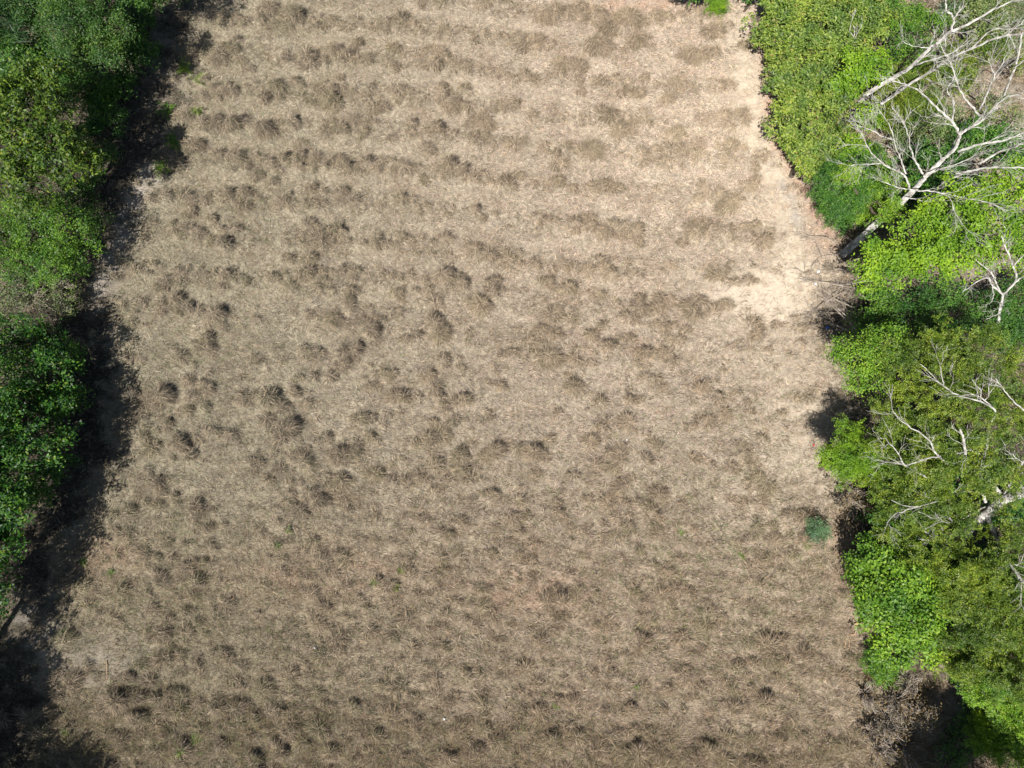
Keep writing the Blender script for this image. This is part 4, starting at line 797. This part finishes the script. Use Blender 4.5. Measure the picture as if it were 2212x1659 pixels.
# ------------------------------------------------------------------ ferns and fresh tufts in the grass
def tuft(name, label, cat, px, py, size, n, mat, seed, asp=0.07, el=(0.25, 1.2), group=None):
    size *= 0.85; n = int(n * 0.6); r = np.random.default_rng(seed); c = at(px, py, 0.0); z = float(ground_z(c[:1], c[1:2])[0])
    mb = MB(); base = np.zeros((n, 3)); base[:, :2] = c[:2] + 0.08 * size * r.normal(size=(n, 2)) * 2; base[:, 2] = z
    e = r.uniform(*el, n); ph = r.uniform(0, 6.28, n)
    d = np.stack([np.cos(ph), np.sin(ph)], -1); L = size * r.uniform(0.6, 1.2, n)
    mb.add(*blades(base, d, L, L * asp, e, r.uniform(0.5, 1.3, n), r.uniform(-0.4, 0.4, n)))
    o = mb.build(name, M[mat]); me = o.data
    off = np.array([c[0], c[1], z]); me.transform(__import__('mathutils').Matrix.Translation(tuple(-off))); o.location = tuple(off)
    return tag(o, label, cat, group)
def fern(label, px, py, size, n, mat, seed):
    r = np.random.default_rng(seed); c = at(px, py, 0.25); mb = MB()
    t = thing('young_palm', label, 'fern', at(px, py, 0.0), 'ferns at the edge of the left shadow')
    fronds(mb, np.repeat(c[None], 1, 0) + 0.02 * r.normal(size=(1, 3)), np.array([[0, 0.1, 1.0]]), n, size, r, 9, size * 0.42, size * 0.07)
    mb.build('fronds', M[mat], t)
    sb = MB(); sb.tube([at(px, py, -0.05), c * 0.5 + at(px, py, 0) * 0.5, c], [0.02, 0.018, 0.01], 5); sb.build('stem', M['green'], t)
fern('bright green fern, topmost at the edge of the left shadow', 395, 147, 0.40, 8, 'lime', 61)
fern('bright green feather-leaved fern on the sunlit grass right of the shadow', 426, 173, 0.42, 7, 'grass', 62)
fern('pale green fern half in the shadow beside the sunlit grass', 418, 248, 0.40, 7, 'grass', 63)
fern('green fern among the sun flecks inside the left shadow', 363, 238, 0.45, 8, 'green', 64)
fern('dark green fern in the lower part of the left shadow', 380, 306, 0.48, 9, 'green', 65)
fern('fresh green fern on the dry ground just below the left shadow', 348, 362, 0.42, 9, 'lime', 66)
TG = 'fresh green grass tufts in the dry field'
for i, (x, y, s, n, lab) in enumerate([
    (427, 1590, 0.42, 90, 'brightest green grass tuft near the bottom edge, lower left'), (396, 1619, 0.38, 70, 'green grass tuft just below the brightest one near the bottom edge'),
    (143, 1583, 0.32, 60, 'green grass tuft beside the round shadow in the lower left corner'), (600, 1180, 0.30, 40, 'small green tuft right of the reddish earth in the lower left'),
    (178, 1215, 0.34, 60, 'green grass tuft next to the left shadow and reddish earth'), (240, 1238, 0.30, 50, 'green weeds below the reddish earth at the left'),
    (138, 1368, 0.30, 50, 'green weeds by the grey track at the lower left'), (867, 1232, 0.32, 60, 'upper of the paired dark green tufts below the middle of the field'),
    (855, 1268, 0.32, 60, 'lower of the paired dark green tufts below the middle of the field'), (811, 1258, 0.30, 50, 'dark green tuft left of the paired ones below the middle'),
    (626, 1146, 0.28, 50, 'green tuft under a dark tussock in the lower left field'), (618, 938, 0.26, 40, 'yellow green tuft beside a dark tussock, left of the middle'),
    (1201, 1524, 0.30, 50, 'yellow green tuft among the brown grass at the bottom middle'), (1470, 1150, 0.28, 45, 'lime green sprout in the greenish grass right of the middle'),
    (1600, 1200, 0.32, 60, 'green weeds left of the lone shrub'), (1375, 1484, 0.26, 40, 'single green sprout in the bottom right of the field'),
    (1740, 1180, 0.34, 60, 'yellow green grass just below the lone shrub'), (2008, 1645, 0.3, 30, 'yellow green sprout in the dark bottom right corner'), (2015, 1555, 0.4, 60, 'green sprout in the shade beside the dead bush')]):
    tuft('grass_tuft', lab, 'grass tuft', x, y, s, n, 'grass' if i not in (7, 8, 9) else 'moss', 200 + i, group=TG)

# ------------------------------------------------------------------ small litter, sticks and stones
def crumple(name, label, cat, px, py, size, mat, seed, flat=0.5):
    r = np.random.default_rng(seed); c = at(px, py, 0.0); z = float(ground_z(c[:1], c[1:2])[0])
    k, m = 7, 5; th = np.linspace(0, 2 * math.pi, k, endpoint=False); v = []
    for j in range(m):
        f = j / (m - 1); rad = size * 0.5 * math.cos((f - 0.25) * math.pi * 0.62)
        for a in th:
            q = rad * r.uniform(0.65, 1.2); v.append((q * math.cos(a) * 1.3, q * math.sin(a), size * flat * f * r.uniform(0.8, 1.2)))
    v.append((0, 0, size * flat)); q = []
    for j in range(m - 1):
        for i in range(k): q.append((j * k + i, j * k + (i + 1) % k, (j + 1) * k + (i + 1) % k, (j + 1) * k + i))
    t = [((m - 1) * k + i, (m - 1) * k + (i + 1) % k, m * k) for i in range(k)]
    o = mesh_obj(name, np.array(v), q, t, M[mat]); o.location = (c[0], c[1], z + 0.03); o.rotation_euler = (0, 0, float(r.uniform(0, 6)))
    return tag(o, label, cat)
crumple('paper_scrap', 'crumpled white scrap on the bare soil, nearer the great trunk', 'litter', 1766, 588, 0.13, 'white', 1)
crumple('paper_scrap', 'crumpled white scrap on the bare soil, just below the other', 'litter', 1761, 614, 0.13, 'white', 2)
crumple('plastic_bag', 'small blue plastic bag under the heap of dead branches', 'litter', 1787, 708, 0.17, 'bluebag', 3)
crumple('plastic_scrap', 'bright orange red scrap at the field edge beside the sprawling bush', 'litter', 1759, 961, 0.11, 'red', 4)
crumple('paper_scrap', 'small white scrap in the stubble, lower left of the field', 'litter', 681, 1399, 0.08, 'white', 5)
crumple('paper_scrap', 'small white scrap by the brown grass at the bottom middle', 'litter', 960, 1553, 0.09, 'white', 6)
crumple('paper_scrap', 'small white scrap in the pale grass right of the middle', 'litter', 1354, 950, 0.07, 'white', 7)
crumple('paper_scrap', 'pale scrap in the deep shade of the bottom right corner', 'litter', 2030, 1632, 0.12, 'white', 8)
def stick(name, label, pts, r0, mat, cat='stick'):
    c = at(pts[0][0], pts[0][1], 0); mb = MB(); P = np.array([at(x, y, 0) for x, y in pts]); P[:, 2] = ground_z(P[:, 0], P[:, 1]) + 0.05
    path = spline(P, 4); mb.tube(path - np.array([c[0], c[1], 0]), np.linspace(r0, r0 * 0.55, len(path)), 6)
    o = mb.build(name, M[mat]); o.location = (c[0], c[1], 0); return tag(o, label, cat)
def z6(s): return [(1636 + float(a.split(',')[0]) * 0.3472, 1083 + float(a.split(',')[1]) * 0.3472) for a in s.split()]
stick('broken_plank', 'short orange brown piece of wood beside the glossy green bush', z6('598,765 615,758 640,752'), 0.06, 'wood', 'wood')
stick('fallen_stick', 'bent pale stick below the short piece of wood', z6('575,830 600,825 608,800'), 0.022, 'wood')
stick('fallen_stick', 'left of two thin straight pale sticks beside the glossy green bush', z6('545,910 548,880 550,850'), 0.015, 'wood')
stick('fallen_stick', 'right of two thin straight pale sticks beside the glossy green bush', z6('568,920 570,880 572,845'), 0.015, 'wood')
stick('fallen_stick', 'long thin pale stick right of the lone shrub', z6('505,210 550,265 610,340'), 0.014, 'twig')
stick('fallen_stick', 'pale stick standing out on the grey ground at the lower left', [(231, 1427), (232, 1445), (232, 1466)], 0.018, 'wood')
stick('fallen_stick', 'curved pale stick on the bare soil right of the great trunk', [(1757, 508), (1766, 530), (1776, 556)], 0.018, 'twig')
